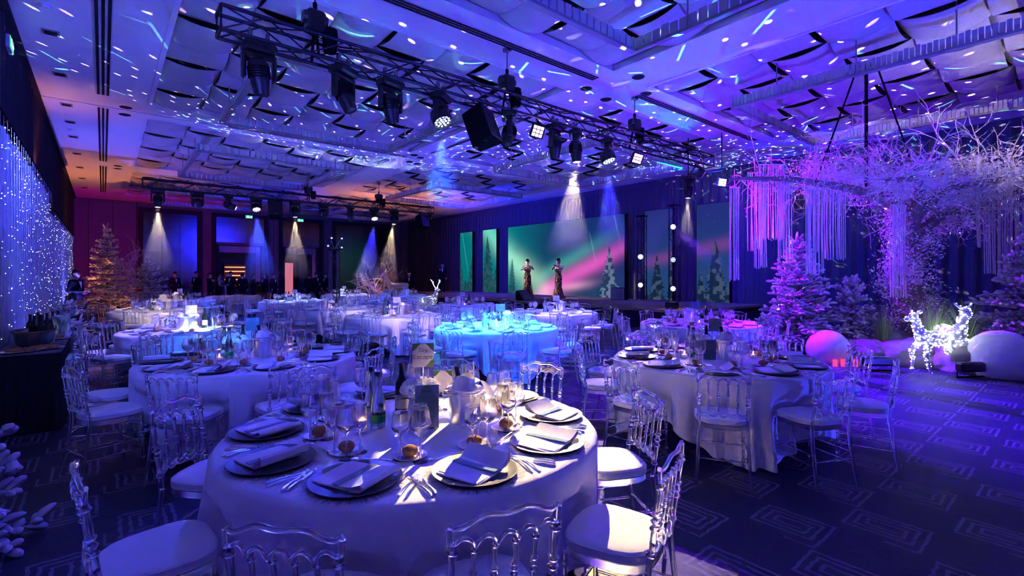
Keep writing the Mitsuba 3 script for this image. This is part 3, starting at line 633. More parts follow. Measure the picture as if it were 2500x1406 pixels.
# ------------------------------------------------------------------ fairy-light curtains on the left
def sheer(x, y0, y1, z0, z1, per, amp):
    n = int((y1 - y0) / per * 10); y = np.linspace(y0, y1, n)
    w = amp * (np.sin(y / per * 2 * PI + .9 * np.sin(y * 1.3)) + .5 * np.sin(y / per * 4.7))
    zs = np.linspace(0, 1, 8)
    v = np.stack([np.stack([x + w * (.5 + .7 * (1 - q)), y, np.full(n, z0 + (z1 - z0) * q)], -1) for q in zs], 1)
    return grid(v.reshape(-1, 3), n, 8)
for y0, y1, z1, nm, cnt in ((3.0, 15.1, 3.42, 'nearer', 620), (15.3, 25.0, 3.06, 'farther', 280)):
    t = thing('fairy_light_curtain', f'pale sheer curtain sprinkled with tiny white lights on the left, the {nm} one', 'curtain')
    put('sheer_fabric', P(sheer(-.95, y0, y1, .02, z1, .42, .05), True), 'sheer', t)
    put('rail', P(tube([(-.95, y0, z1 + .05), (-.95, y1, z1 + .05)], .07, 10)), 'black_matt', t)
    for y in np.linspace(y0 + .1, y1 - .1, 5): put('upright', P(tube([(-1.06, y, 0), (-1.06, y, z1 + .05)], .03, 8)), 'black_matt', t)
    bulbs, wires = [], []
    ball = trimesh.creation.icosphere(0, .0062)
    for i in range(int((y1 - y0) / .26)):
        y = y0 + .1 + i * .26 + NR.uniform(-.05, .05)
        wires.append(tube([(-.87, y, z1), (-.865, y + .02, z1 * .5), (-.87, y, .1)], .0022, 3))
    for i in range(cnt):
        y = y0 + .1 + int((i * 7919) % int((y1 - y0) / .26)) * .26 + NR.uniform(-.05, .05)
        z = NR.uniform(.15, z1 - .05)
        bulbs.append(mesh(ball.vertices * NR.uniform(.6, 1.25) + [-.862, y, z], ball.faces))
    tag(put('wire', P(cat(wires)), 'silver', t), kind='stuff')
    tag(put('bulb', P(cat(bulbs)), 'black_matt', t, **glow((4.0, 4.5, 5.6), 0.2)), 'tiny white lights', None, None, 'stuff')

# ------------------------------------------------------------------ stage, screens, towers
SX, SH = 12.7, .58
st = thing('stage', 'low wooden stage with a dark pleated skirt before the screens', 'stage')
put('deck', P(box(SX, 17.75, 7.6, 27.5, SH - .08, SH, .01)), 'wood_deck', st)
sk = drape(7.6, 27.5, 0.02, SH - .06, SX + .02, .018, .12); put('skirt', P(sk, True), 'dark_cloth', st)
sk2 = mesh(np.stack([SX + (sk.vertices[:, 1] - 7.6) * (5.0 / 19.9), 7.62 + (sk.vertices[:, 0] - SX), sk.vertices[:, 2]], -1), sk.faces[:, ::-1]); put('skirt', P(sk2, True), 'dark_cloth', st)

def tree_mask(s, t, c, base, h, w, seed, snow=False):
    """A fir silhouette in the picture plane (s to the right, t up, metres)."""
    k = (t - base) / h
    jag = 0.55 + 0.45 * (1 - (k * 13 + 0.3 * dr.sin(s * 9 + seed) - dr.floor(k * 13 + 0.3 * dr.sin(s * 9 + seed)))) + 0.35 * (mikit.noise(s * 9 + seed, t * 7) - 0.5)
    edge = w * (1 - k) * jag + 0.015
    return mikit.smoothstep(0.03, -0.02, dr.abs(s - c) - edge) * dr.select((k > 0) & (k < 1), 1.0, 0.0)

def aurora(p, n, uv):
    s, t = 21.57 - p.y, p.z - 0.12                      # metres to the right of the main screen's left edge, up from its foot
    S, Tt = s / 8.1, t / 4.2
    wv = mikit.fbm(S * 3.1, Tt * 2.2, 1.3) - 0.5
    teal, deep, blue = mi.Color3f(0.0, 0.36, 0.38), mi.Color3f(0.01, 0.10, 0.22), mi.Color3f(0.015, 0.06, 0.30)
    col = mikit.mix(teal, deep, mikit.smoothstep(0.0, 0.42, S + 0.25 * wv))
    col = mikit.mix(col, blue, mikit.smoothstep(0.5, 1.0, S + 0.3 * (Tt - 0.5)))
    # green curtains of light, brightest low on the left
    d1 = S * 1.15 + (Tt - 0.62) * 0.9
    g1 = dr.exp(-dr.square((d1 - 0.02 + 0.2 * wv) / 0.17)) * mikit.smoothstep(-0.9, 0.1, S + 0.3) * mikit.smoothstep(0.6, 0.05, S)
    col += mi.Color3f(0.8, 1.2, 0.65) * g1 * (0.35 + 0.85 * mikit.smoothstep(0.9, 0.2, Tt))
    g0 = dr.exp(-dr.square((S * 1.0 + (Tt - 0.95) * 0.6 + 0.18 + 0.15 * wv) / 0.12)) * mikit.smoothstep(0.25, -0.1, S)
    col += mi.Color3f(0.05, 0.65, 0.45) * g0
    # a rising green band and the pink band under it
    b = Tt - (0.10 + 0.72 * dr.power(dr.maximum(S - 0.22, 0), 1.25) + 0.10 * wv)
    band = mikit.smoothstep(0.25, 0.4, S)
    col += mi.Color3f(0.12, 0.62, 0.42) * dr.exp(-dr.square((b - 0.22) / 0.09)) * band * mikit.smoothstep(1.05, 0.6, S) * 0.75
    col += mi.Color3f(1.3, 0.12, 0.7) * dr.exp(-dr.square((b - 0.02) / 0.10)) * band * mikit.smoothstep(1.3, 0.75, S) * 1.1
    col += mi.Color3f(1.6, 0.6, 1.0) * dr.exp(-dr.square((Tt - 0.22 - 0.25 * (S - 0.6)) / 0.05)) * dr.exp(-dr.square((S - 0.62) / 0.14)) * 0.7
    col += mi.Color3f(1.0, 0.25, 0.6) * dr.exp(-dr.square((Tt - 0.04) / 0.10)) * dr.exp(-dr.square((S - 0.36) / 0.2))
    # dimmer, bluer side panels on the right with one red streak
    right = mikit.smoothstep(1.02, 1.06, S)
    side = mikit.mix((0.03, 0.05, 0.36), (0.03, 0.12, 0.34), mikit.smoothstep(1.1, 0.1, Tt)) + mi.Color3f(0.26, 0.01, 0.12) * dr.exp(-dr.square((Tt - 0.52 - 0.35 * (S - 1.25)) / 0.06))
    col = mikit.mix(col, side, right)
    # star trails
    k = mikit.noise((S + Tt * 0.14) * 60, 3.3); k2 = mikit.noise((S + Tt * 0.14) * 9, Tt * 3)
    col += mi.Color3f(0.25, 0.3, 0.32) * mikit.smoothstep(0.9, 0.97, k) * mikit.smoothstep(0.45, 0.7, k2) * mikit.smoothstep(0.3, 0.6, Tt) * mikit.smoothstep(1.0, 0.9, S)
    # snowy ground, distant tree line, firs
    far = mikit.smoothstep(0.02, -0.01, t - (0.25 + 0.5 * mikit.noise(s * 4.5, 1.7) * mikit.noise(s * 1.2, 6.7) + 0.10 * S))
    col = mikit.mix(col, mi.Color3f(0.03, 0.08, 0.16), far * 0.75)
    for c, base, h, w, sd, dark in ((-1.05, -.4, 2.6, 1.0, 1, 1), (-3.55, -.3, 2.9, 1.1, 2, 1), (-1.95, -.5, 4.3, 1.15, 9, 1), (-4.95, -.4, 3.7, .95, 3, 1), (-4.3, -.3, 1.5, .8, 15, 1), (-2.4, -.2, 1.8, .9, 17, 1), (0.35, -.2, 2.6, .55, 4, .5), (1.9, -.2, 1.5, .5, 5, .4)):
        m = tree_mask(s, t, c, base, h, w, sd)
        col = mikit.mix(col, mikit.mix((0.01, 0.07, 0.10), (0.06, 0.22, 0.24), mikit.noise(s * 5, t * 7) * 0.8), m * (0.92 if dark == 1 else .8))
    for c, base, h, w, sd in ((7.25, -.2, 3.0, .85, 6), (9.75, -.2, 2.5, .62, 7), (10.45, -.1, 2.2, .4, 11), (9.25, -.1, .9, .35, 14), (12.3, -.2, 3.0, .75, 8), (12.95, -.2, 2.2, .6, 12), (11.7, -.2, 1.8, .5, 13)):
        m = tree_mask(s, t, c, base, h, w, sd)
        sn = mikit.smoothstep(0.42, 0.68, mikit.noise(s * 8 + sd, t * 6) + 0.3 * (mikit.noise(s * 30, t * 30) - 0.5))
        dim = dr.select(s > 8.2, 0.42, 1.0)
        col = mikit.mix(col, mikit.mix((0.02, 0.07, 0.16), (0.26, 0.38, 0.6), sn) * dim, m * 0.92)
    return col * (0.5 * LS)
for i, (ya, yb, w) in enumerate(((25.1, 26.46, 'narrow screen with green glow and dark firs, leftmost of the five'), (22.66, 23.99, 'narrow screen with a tall dark fir, left of the big screen'), (13.47, 21.57, 'big wide screen showing green and pink northern lights over snowy firs'),
                                 (11.11, 12.41, 'dim blue screen with snowy firs right of the big screen'), (8.75, 10.04, 'dim blue screen with snowy firs, rightmost by the hanging ropes'))):
    t = thing('led_screen', w, 'screen')
    put('cabinet', P(box(17.7, 17.86, ya - .02, yb + .02, .10, 4.34, .01)), 'black_matt', t)
    put('display', mikit.ply(mesh([[17.69, ya, .12], [17.69, yb, .12], [17.69, yb, 4.32], [17.69, ya, 4.32]], [[0, 3, 2], [0, 2, 1]]), None, False, uv=[[0, 0], [1, 0], [1, 1], [0, 1]]), 'black_matt', t, **glow(mikit.proc(aurora), 0.3 if i == 2 else .06))
    # a support foot
    put('stand', P(cat(box(17.55, 17.85, ya + .1, ya + .16, 0, .1), box(17.55, 17.85, yb - .16, yb - .1, 0, .1))), 'black_matt', t)

def tower(x, y, h, label, lamps):
    t = thing('lamp_tower', label, 'truss tower')
    s = .13
    for sx in (-1, 1):
        for sy in (-1, 1): put('chord', P(tube([(x + sx * s, y + sy * s, 0.02), (x + sx * s, y + sy * s, h)], .024, 6)), 'black_gloss', t)
    n = int(h / .3)
    for i in range(n):
        za, zb = i * h / n, (i + 1) * h / n
        e = 1 if i % 2 else -1
        put('brace', P(cat(tube([(x - s, y - e * s, za), (x - s, y + e * s, zb)], .011, 4), tube([(x - e * s, y - s, za), (x + e * s, y - s, zb)], .011, 4))), 'black_gloss', t)
    put('foot', P(box(x - .35, x + .35, y - .35, y + .35, 0, .03, .008)), 'black_matt', t)
    put('top_plate', P(box(x - .18, x + .18, y - .18, y + .18, h, h + .03, .005)), 'black_matt', t)
    for i, (z, lit) in enumerate(lamps):
        hd = thing('moving_head', f'round {"lit" if lit else "unlit"} lamp, {("topmost", "middle", "lowest")[i]} on the {label}'.replace('black truss ', ''), 'stage light', None)
        F = frame((x - .30, y - .15, z), (.8, .55, .12))
        put('bracket', P(tube([(x - s, y - s * .5, z), (x - .24, y - .1, z)], .02, 6)), 'steel_dark', hd)
        put('head', WASH, 'black_gloss', hd, F @ mat(s=.72)); put('led_cells', CELLS_LED, 'black_gloss', hd, F @ mat(s=.72), **(glow(lit, .02) if lit else {}))
    return t
tower(16.9, 12.0, 4.0, 'black truss tower right of the big screen', [(3.6, None), (2.35, (12, 22, 26)), (1.22, (14, 12, 24))])
tower(17.0, 9.9 + .7, 4.3, 'black truss tower between the dim screens', [(3.45, (12, 10, 26)), (2.2, (1.5, 2, 4)), (1.1, (14, 12, 24))])
tower(6.3, 17.4, 2.5, 'slim black truss tower among the back tables', [])
for i, (x, y, z, w) in enumerate(((6.12, 17.2, 2.9, 'upper left'), (6.48, 17.2, 2.9, 'upper right'), (6.0, 17.2, 2.62, 'lower left'), (6.48, 17.2, 2.58, 'lower right'))):
    t = thing('laser_projector', f'small laser lamp with a white point of light, {w} on the slim tower', 'laser')
    put('housing', P(box(x - .07, x + .07, y - .02, y + .14, z - .06, z + .06, .01)), 'black_gloss', t)
    put('aperture', P(blob(.022, (x, y - .03, z), 1)), 'black_gloss', t, **glow((20, 24, 26), .01))
    put('mount', P(tube([(x, y + .1, z), (6.3, y + .2, 2.5)], .014, 5)), 'steel_dark', t)
t = thing('floor_monitor', 'black floor monitor loudspeaker with a pale edge at the foot of the right lamp tower', 'loudspeaker')
M = mat(16.6, 12.9, SH, PI / 2 + .3)
put('cabinet', P(box(-.3, .3, -.22, .22, 0, .5, .02)), 'black_matt', t, M); put('grille', P(box(-.28, .28, .22, .23, .04, .46)), 'steel_dark', t, M)
put('edge', P(cat(tube([(-.29, .24, .03), (.29, .24, .03), (.29, .24, .47), (-.29, .24, .47)], .012, 4, closed=True))), 'card_white', t, M)
t = thing('floor_monitor', 'black wedge monitor at the front edge of the stage between tables', 'loudspeaker')
w = extrude(Polygon([(0, 0), (.5, 0), (.12, .42), (0, .36)]), .55)
put('cabinet', P(cat(w).apply_transform(np.array([[0, 0, 1, 12.85], [-1, 0, 0, 15.2], [0, 1, 0, SH], [0, 0, 0, 1.0]]))), 'black_matt', t)
put('grille', P(mesh([[12.88, 14.7 + .02, SH + .03], [13.37, 14.72, SH + .03], [13.37, 15.07, SH + .41], [12.88, 15.07, SH + .41]], [[0, 1, 2], [0, 2, 3]])), 'steel_dark', t)

t = thing('laser_projector', 'added small black star projector on the front corner of the stage deck', 'laser')  # box added as source of the second star spot
put('housing', P(box(13.05, 13.35, 8.15, 8.45, SH + .03, SH + .22, .015)), 'black_gloss', t); put('foot', P(box(13.08, 13.32, 8.18, 8.42, SH, SH + .03)), 'black_matt', t)

# ------------------------------------------------------------------ Napoleon chairs of clear acrylic
def turned(p, q, prof, n):
    """A turned bar from p to q (or along a polyline); prof: [(fraction, radius)...]."""
    p, q = np.array(p, float), np.array(q, float)
    f = np.array([a for a, _ in prof])[:, None]
    return tube(p + (q - p) * f, [r for _, r in prof], n)

def ring_profile(r, rings, detail):
    """A slender bar of radius r with raised rings at the given fractions."""
    pts = [(0, r * 1.1)]
    for c in rings:
        w = .022
        pts += [(c - w * 1.3, r), (c - w * .6, r * 1.5), (c, r * 1.75), (c + w * .6, r * 1.5), (c + w * 1.3, r)] if detail else [(c - w, r), (c, r * 1.7), (c + w, r)]
    pts.append((1, r * 1.1))
    return sorted(pts)

def yback(z): return -.185 - .13 * max(0, z - .44) - .22 * max(0, .44 - z) * .5
def rail(zt, zb, half, y, th, nx, lean=0.0):
    """A shaped rail between the curves zb(x) and zt(x)."""
    xs = np.linspace(-half, half, nx); ring = []
    for x in xs:
        a, b = zb(x), zt(x); c, h = (a + b) / 2, (b - a) / 2; yy = y - .02 * (1 - (x / half) ** 2)
        ring.append([(x, yy + th * sy, c + h * sz) for sy, sz in ((-.6, 1), (.6, 1), (1, .75), (1, -.75), (.6, -1), (-.6, -1), (-1, -.75), (-1, .75))])
    v = np.array(ring); n = len(xs)
    m = grid(v.reshape(-1, 3), n, 8, wrap_v=True)
    k = len(m.vertices)
    caps = [[k, j, (j + 1) % 8] for j in range(8)] + [[k + 1, (n - 1) * 8 + (j + 1) % 8, (n - 1) * 8 + j] for j in range(8)]
    m = mesh(np.vstack([m.vertices, v[0].mean(0), v[-1].mean(0)]), np.vstack([m.faces, caps]))
    return m

def chair_parts(lod):
    n = (12, 7, 4)[lod]; d = lod == 0
    out = []
    W, H = .172, .885
    xs5 = np.linspace(-W, W, 6)
    arch = lambda x: .030 * abs(math.sin((x + W) / (2 * W) * 5 * PI)) ** .7
    top = lambda x: H - .030 + .034 * math.cos(x / W * PI / 2) ** 2 + .012 * (abs(x) / W) ** 6 - .010 * math.cos(x / W * PI * 2)
    bot = lambda x: H - .092 + arch(x)
    cu = [(.5, .155), (.8, .185), (.94, .2), (1, .205)]
    # cushion: a rounded horseshoe slab
    def outline(s, ins=0):
        P_ = []
        for a in np.linspace(0, 2 * PI, 28 if d else 14, endpoint=False):
            c, q = math.cos(a), math.sin(a); e = 2 / 3.2
            x, y = abs(c) ** e * math.copysign(1, c), abs(q) ** e * math.copysign(1, q)
            P_.append((x * (.2 + .014 * y - ins), y * (.195 - ins) + .005))
        return np.array(P_)
    lv = [(.455, .012), (.46, 0), (.492, 0), (.502, .012), (.507, .05), (.509, .12)]
    o = [outline(1, i) for _, i in lv]
    k = len(o[0]); v = np.array([[(x, y, z) for x, y in oo] for oo, (z, _) in zip(o, lv)])
    g = grid(v.transpose(1, 0, 2).reshape(-1, 3), k, len(lv), wrap_u=True); kk = len(g.vertices)
    fan = [[kk, j * len(lv) + len(lv) - 1, ((j + 1) % k) * len(lv) + len(lv) - 1] for j in range(k)] + [[kk + 1, ((j + 1) % k) * len(lv), j * len(lv)] for j in range(k)]
    cush = mesh(np.vstack([g.vertices, [0, 0, .51], [0, 0, .455]]), np.vstack([g.faces, fan]))
    o2 = outline(1, .004); v2 = np.array([[(x, y, z) for x, y in o2] for z in (.42, .453)])
    g2 = grid(v2.transpose(1, 0, 2).reshape(-1, 3), k, 2, wrap_u=True); kk = len(g2.vertices)
    fan2 = [[kk, j * 2 + 1, ((j + 1) % k) * 2 + 1] for j in range(k)] + [[kk + 1, ((j + 1) % k) * 2, j * 2] for j in range(k)]
    frame_ = mesh(np.vstack([g2.vertices, [0, 0, .453], [0, 0, .42]]), np.vstack([g2.faces, fan2]))
    out.append(('cushion', cush, 'cushion_fabric', 40)); out.append(('seat_frame', frame_, 'acrylic', 40))
    yc = lambda x: yback(H - .06) - .02 * (1 - (x / W) ** 2)
    nx = (41, 21, 11)[lod]; xa = np.linspace(-W - .012, W + .012, nx); xb = np.linspace(-W, W, (61, 31, 11)[lod])
    out.append(('crest_rail', cat(tube([(x, yc(x), top(x)) for x in xa], .0085, n), tube([(x, yc(x), bot(x)) for x in xb], .0068, n), *[tube([(s * (W + .008), yc(W), H - .09), (s * (W + .012), yc(W), top(W))], .0095, n) for s in (-1, 1)]), 'acrylic', 50))
    if lod < 2:
        sheet = grid(np.array([[(x, yc(x), q) for q in (bot(x), top(x))] for x in np.linspace(-W, W, (31, 16)[lod])]).reshape(-1, 3), (31, 16)[lod], 2)
        out.append(('crest_panel', sheet, 'thin_panel', 50))
    out.append(('lower_rail', rail(lambda x: .572 - arch(x) * .8, lambda x: .545 - arch(x) * .8, W, yback(.55), .009, (31, 16, 6)[lod]), 'acrylic', 50))
    for i, x in enumerate(xs5):
        if 0 < i < 5:
            out.append(('spindle', turned((x, yback(.565), .565), (x, yback(H - .09), H - .088), ring_profile(.0075, (.14, .42, .5, .58, .9) if d else ((.45, .6) if lod == 1 else (.5,)), d), n), 'acrylic', 50))
        else:
            s = 1 if i else -1
            out.append(('post', turned((s * W, yback(.44), .44), (s * W, yback(H - .05), H - .075), ring_profile(.0115, (.22, .5, .58, .66, .94) if d else ((.5, .62) if lod == 1 else (.55,)), d), n), 'acrylic', 50))
            out.append(('leg', tube([(s * W, -.185, .45), (s * (W + .004), -.2, .3), (s * (W + .012), -.225, .12), (s * (W + .02), -.25, 0)], [.0135, .0125, .0115, .010], n), 'acrylic', 50))
    for s in (-1, 1):
        out.append(('leg', turned((s * .172, .165, .43), (s * .176, .172, 0), ring_profile(.0105, (.12, .3, .37, .44, .8) if d else ((.3, .42) if lod == 1 else (.4,)), d), n), 'acrylic', 50))
        if lod < 2:
            for z in (.17, .25): out.append(('stretcher', turned((s * .176, .168, z), (s * .182, -.212, z), ring_profile(.006, (.5,), d), max(4, n - 4)), 'acrylic', 50))
    if lod < 2:
        for y, z, zz in ((.168, .21, .176), (-.212, .2, .182)): out.append(('stretcher', turned((-zz, y, z), (zz, y, z), ring_profile(.006, (.35, .5, .65) if d else (.5,), d), max(4, n - 4)), 'acrylic', 50))
    return out
CHAIRS = []
for lod in range(3):
    ps = chair_parts(lod)
    if lod == 2:                                               # far off: a cushion and a frame
        ps = [('cushion', ps[0][1], 'cushion_fabric', 40), ('frame', cat([p[1] for p in ps[1:]]), 'acrylic', 50)]
    CHAIRS.append([(nm, P(m, sm), b) for nm, m, b, sm in ps])
ORD = ['first', 'second', 'third', 'fourth', 'fifth', 'sixth', 'seventh', 'eighth', 'ninth', 'tenth']

def chair(x, y, rz, lod, label, group):
    t = thing('napoleon_chair', label, 'chair', group)
    M = mat(x, y, 0, rz)
    for nm, tpl, b in CHAIRS[lod]: put(nm, tpl, b, t, M)

# ------------------------------------------------------------------ tables
R, TH = 1.0, .755
def cloth(ang0, seats, nth, folds, seed, lift=.26):
    th = np.arange(nth) * 2 * PI / nth
    corner = .5 + .5 * np.cos(4 * (th - ang0))                  # a square cloth: its corners reach the floor
    hem = .02 + lift * (1 - corner) ** 1.5
    lv = np.concatenate([[0, .35, .7, .9, .965, .99], 1 + np.linspace(0.02, 1, 11) ** 1.0])
    push = np.zeros(nth)
    for a in seats: push = np.maximum(push, np.clip(1 - (np.abs((th - a + PI) % (2 * PI) - PI) * R / .24) ** 4, 0, 1))
    rs = np.random.RandomState(seed); ph = rs.uniform(0, 6, 4)
    fold = np.sin(folds * th + ph[0]) + .6 * np.sin((folds * 1.7 // 1) * th + ph[1]) + .5 * np.sin(5 * th + ph[2])
    rows = []
    for q in lv:
        if q <= 1: r, z = R * q, TH + (0 if q < .96 else -.012 * ((q - .96) / .03) ** 2 * .3); rr = np.full(nth, r); zz = np.full(nth, z)
        else:
            d = q - 1; zz = TH - .012 - (TH - .012 - hem) * d
            rr = R + .012 + (.012 + .035 * corner * d) * fold * d ** .7 + .08 * corner * d - .02 * d
            rr -= push * .14 * np.clip((.62 - zz) / .12, 0, 1) * (1 - .3 * np.clip((.3 - zz) / .3, 0, 1))
        rows.append(np.stack([rr * np.cos(th), rr * np.sin(th), zz], -1))
    v = np.array(rows).transpose(1, 0, 2)
    return grid(v.reshape(-1, 3), nth, len(lv), wrap_u=True).vertices, grid(v.reshape(-1, 3), nth, len(lv), wrap_u=True).faces[:, ::-1]

# name, x, y, detail, first seat angle (rad) seen from the table centre, how the label calls it
VIEW = lambda x, y: math.atan2(-y, -x)
TABLES = [('front', 1.37, 2.49, 0, math.radians(18), 'the front table'),
          ('left', 1.19, 5.63, 0, math.radians(13), 'the dim left table'),
          ('right', 4.80, 2.52, 0, math.radians(2), 'the right foreground table'),
          ('cyan', 4.99, 6.38, 1, math.radians(10), 'the cyan lit table'),
          ('white', 1.12, 9.12, 1, math.radians(16), 'the dazzling white table'),
          ('pink', 4.80, 9.72, 1, math.radians(20), 'the pinkish lit table'),
          ('violet', 8.14, 4.57, 1, math.radians(8), 'the violet lit table'),
          ('warm', 1.06, 14.62, 2, math.radians(14), 'the amber lit table'),
          ('fold', 4.47, 12.54, 2, math.radians(5), 'the table behind the pinkish table'),
          ('snow', 4.77, 16.94, 2, math.radians(12), 'the glaring white far table'),
          ('stage', 7.85, 11.51, 2, math.radians(16), 'the table before the green screens'),
          ('big', 8.02, 8.12, 2, math.radians(4), 'the table before the big screen'),
          ('stag', 8.09, 21.0, 2, math.radians(9), 'the farthest table left of stag'),
          ('deer', 9.6, 18.6, 2, math.radians(17), 'the far table before the stag'),
          ('blue', 7.3, 15.2, 2, math.radians(2), 'the far blue middle table'),
          ('back', 4.13, 22.91, 2, math.radians(8), 'the plain blue far table'),
          ('corner', 2.11, 20.5, 2, math.radians(11), 'the dark far left table')]
EMPTY = {'back'}

# ------------------------------------------------------------------ table ware
CHARGER = [P(lathe([(0, .006), (.12, .006), (.15, .009), (.18, .016), (.185, .0165), (.186, .014), (.165, .005), (.12, 0), (0, 0)], n), 35) for n in (40, 24, 14)]
def fringe_mesh():
    sp = []
    rs = np.random.RandomState(3)
    for a in np.linspace(0, 2 * PI, 150, endpoint=False):
        L = .222 + rs.uniform(-.012, .016); b = a + rs.uniform(-.05, .05); w = .006
        sp.append(mesh([[.14 * math.cos(a - w), .14 * math.sin(a - w), .001], [.14 * math.cos(a + w), .14 * math.sin(a + w), .001], [.2 * math.cos(b + w * .6), .2 * math.sin(b + w * .6), .004], [L * math.cos(b), L * math.sin(b), .002 + rs.uniform(0, .004)], [.2 * math.cos(b - w * .6), .2 * math.sin(b - w * .6), .004]], [[0, 1, 2], [0, 2, 4], [4, 2, 3]]))
    disc = lathe([(0, .0025), (.17, .0025), (.172, .0)], 32)
    return cat(sp + [disc])
FRINGE = P(fringe_mesh())
PLATE = [P(lathe([(0, .006), (.085, .006), (.1, .009), (.135, .017), (.139, .016), (.10, .004), (.08, 0), (0, 0)], n), 35) for n in (40, 24, 12)]
def napkin(kind):
    """A linen napkin folded in three, one flap rolled over."""
    w, l = .085, .165
    xs = [(-.09, .0), (-.05, .002), (0, .004), (.03, .008), (.06, .03), (.078, .046), (.088, .04), (.082, .022), (.06, .012), (.02, .007)] if kind == 0 else [(-.11, 0), (-.06, .003), (0, .006), (.06, .012), (.1, .026), (.112, .02), (.1, .008), (.05, .003)]
    p = np.array(xs); n = len(p)
    ys = np.linspace(-w, w, 6)
    top = np.stack([np.stack([p[:, 0] + .004 * math.sin(9 * y), np.full(n, y), p[:, 1] + .016 + .003 * math.sin(22 * y)], -1) for y in ys], 1)
    g = grid(top.reshape(-1, 3), n, 6)
    low = mesh(g.vertices - [0, 0, .005], g.faces[:, ::-1])
    return cat(g, low, box(-.1, .04, -w * .97, w * .97, .010, .017, .002))
NAPKIN = [P(napkin(0), 40), P(napkin(1), 40)]
RIBBON = P(box(-.012, .012, -.087, .087, .0225, .026))
def fork():
    s = [tube([(0, -.1, .004), (0, -.07, .006), (0, -.02, .007), (0, .02, .005), (0, .045, .004)], [.006, .0065, .0035, .003, .004], 6)]
    s.append(box(-.011, .011, .044, .06, .003, .006, .001))
    for x in (-.0095, -.0032, .0032, .0095): s.append(tube([(x, .058, .0045), (x, .08, .004), (x, .1, .007)], [.0022, .0018, .001], 4))
    return cat(s)
def knife():
    bl = extrude(Polygon([(-.006, -.01), (.007, -.01), (.009, .05), (.006, .1), (-.004, .115), (-.006, .06)]), .0025); bl.apply_translation([0, 0, .003])
    return cat(cat(bl), tube([(0, -.115, .005), (0, -.1, .007), (0, -.06, .007), (0, -.01, .005)], [.005, .0085, .0075, .005], 7))
def spoon():
    bowl = moved(blob(1, (0, 0, 0), 1), mat(0, .085, .006, 0, (.017, .025, .005)))
    return cat(bowl, tube([(0, -.09, .004), (0, -.06, .006), (0, .02, .007), (0, .065, .005)], [.006, .0055, .003, .003], 6))
FORK, KNIFE, SPOON = P(fork(), 40), P(knife(), 40), P(spoon(), 40)
def goblet(h, rb, rt, hb):
    """Single-sheet goblet: foot, stem and bowl."""
    return [(.034, .001), (.03, .004), (.012, .007), (.0045, .014), (.004, h - hb - .01), (.008, h - hb), (rb * .6, h - hb + .016), (rb * .93, h - hb + .038), (rb, h - hb + .055), (rb * .95, h - hb * .45), (rt, h)]
GLASSES = {'water': goblet(.24, .050, .038, .125), 'wine': goblet(.215, .044, .034, .11), 'flute': goblet(.235, .036, .031, .135)}
STEM = lambda h, hb: cat(lathe([(0, .0), (.035, .0), (.035, .002), (.03, .0045), (.012, .0075), (.0045, .014), (.004, h - hb - .012), (.007, h - hb), (0, h - hb + .004)], 14))
GL = {}
for nm, pr in GLASSES.items():
    h = pr[-1][1]; hb = {'water': .125, 'wine': .11, 'flute': .135}[nm]
    def wall(n, pr=pr): return lathe(pr[5:] + [(r - .0014, z - .0 * z) for r, z in pr[:6:-1]] + [(0, pr[6][1] + .004)], n)
    GL[nm] = [(P(wall(n), 60) if n == 22 else P(lathe(pr[5:], n), True), P(STEM(h, hb), 40), P(cat(lathe([(pr[-1][0] - .0012, h - .001), (pr[-1][0] + .0012, h - .001), (pr[-1][0] + .0012, h + .0012), (pr[-1][0] - .0012, h + .0012), (pr[-1][0] - .0012, h - .001)], n)), 40)) for n in (22, 12, 8)]
FARG = {nm: P(cat(lathe(pr, 8)), True) for nm, pr in GLASSES.items()}
def glass(nm, x, y, z, lod, label, group):
    t = thing('wine_glass', label, 'glass', group)
    M = mat(x, y, z)
    if lod < 2:
        b, s, r = GL[nm][lod]
        put('bowl', b, 'crystal' if lod == 0 else 'thin_glass', t, M); put('stem', s, 'acrylic', t, M); put('rim', r, 'acrylic', t, M)
    else: put('goblet', FARG[nm], 'thin_glass', t, M)
SAUCER = [P(lathe([(0, .005), (.055, .005), (.078, .013), (.08, .012), (.05, 0), (0, 0)], n), 35) for n in (28, 14, 10)]
ROLLS = [P(blob(.04, (0, 0, .026), 2, (1, .92, .66), .10, 2, s), True) for s in (1, 2, 3)]
VOTIVE = P(lathe([(.03, .001), (.036, .004), (.042, .075), (.040, .075), (.034, .008), (0, .006)], 18), 40)
CANDLE = P(lathe([(0, 0.008), (.026, .008), (.028, .03), (.024, .034), (0, .033)], 14), 40)
FLAME = P(lathe([(0, .033), (.005, .039), (.0065, .046), (.004, .056), (0, .068)], 8), True)
def candle(x, y, z, label, lit=True):
    t = thing('votive_candle', label, 'candle'); M = mat(x, y, z)
    put('holder', VOTIVE, 'thin_glass', t, M); put('wax', CANDLE, 'wax', t, M)
    put('flame', FLAME, 'black_matt', t, M, **glow((38, 17, 4.5), .012))
BOT = [(0, 0), (.036, 0), (.039, .006), (.039, .12), (.034, .165), (.020, .215), (.0145, .255), (.0145, .285)]
BOTM = {n: P(lathe(BOT, n), 40) for n in (20, 10)}
CAP = P(lathe([(0, .282), (.0165, .282), (.0165, .31), (.0, .312)], 12), 30)
BLAB = P(lathe([(.0396, .03), (.0396, .075)], 20), True)
WINE = P(lathe([(0, 0), (.036, 0), (.039, .005), (.039, .17), (.033, .205), (.0165, .235), (.0145, .30), (.017, .302), (.017, .315), (0, .316)], 18), 40)
WLAB = P(lathe([(.0396, .045), (.0396, .125)], 18), True)
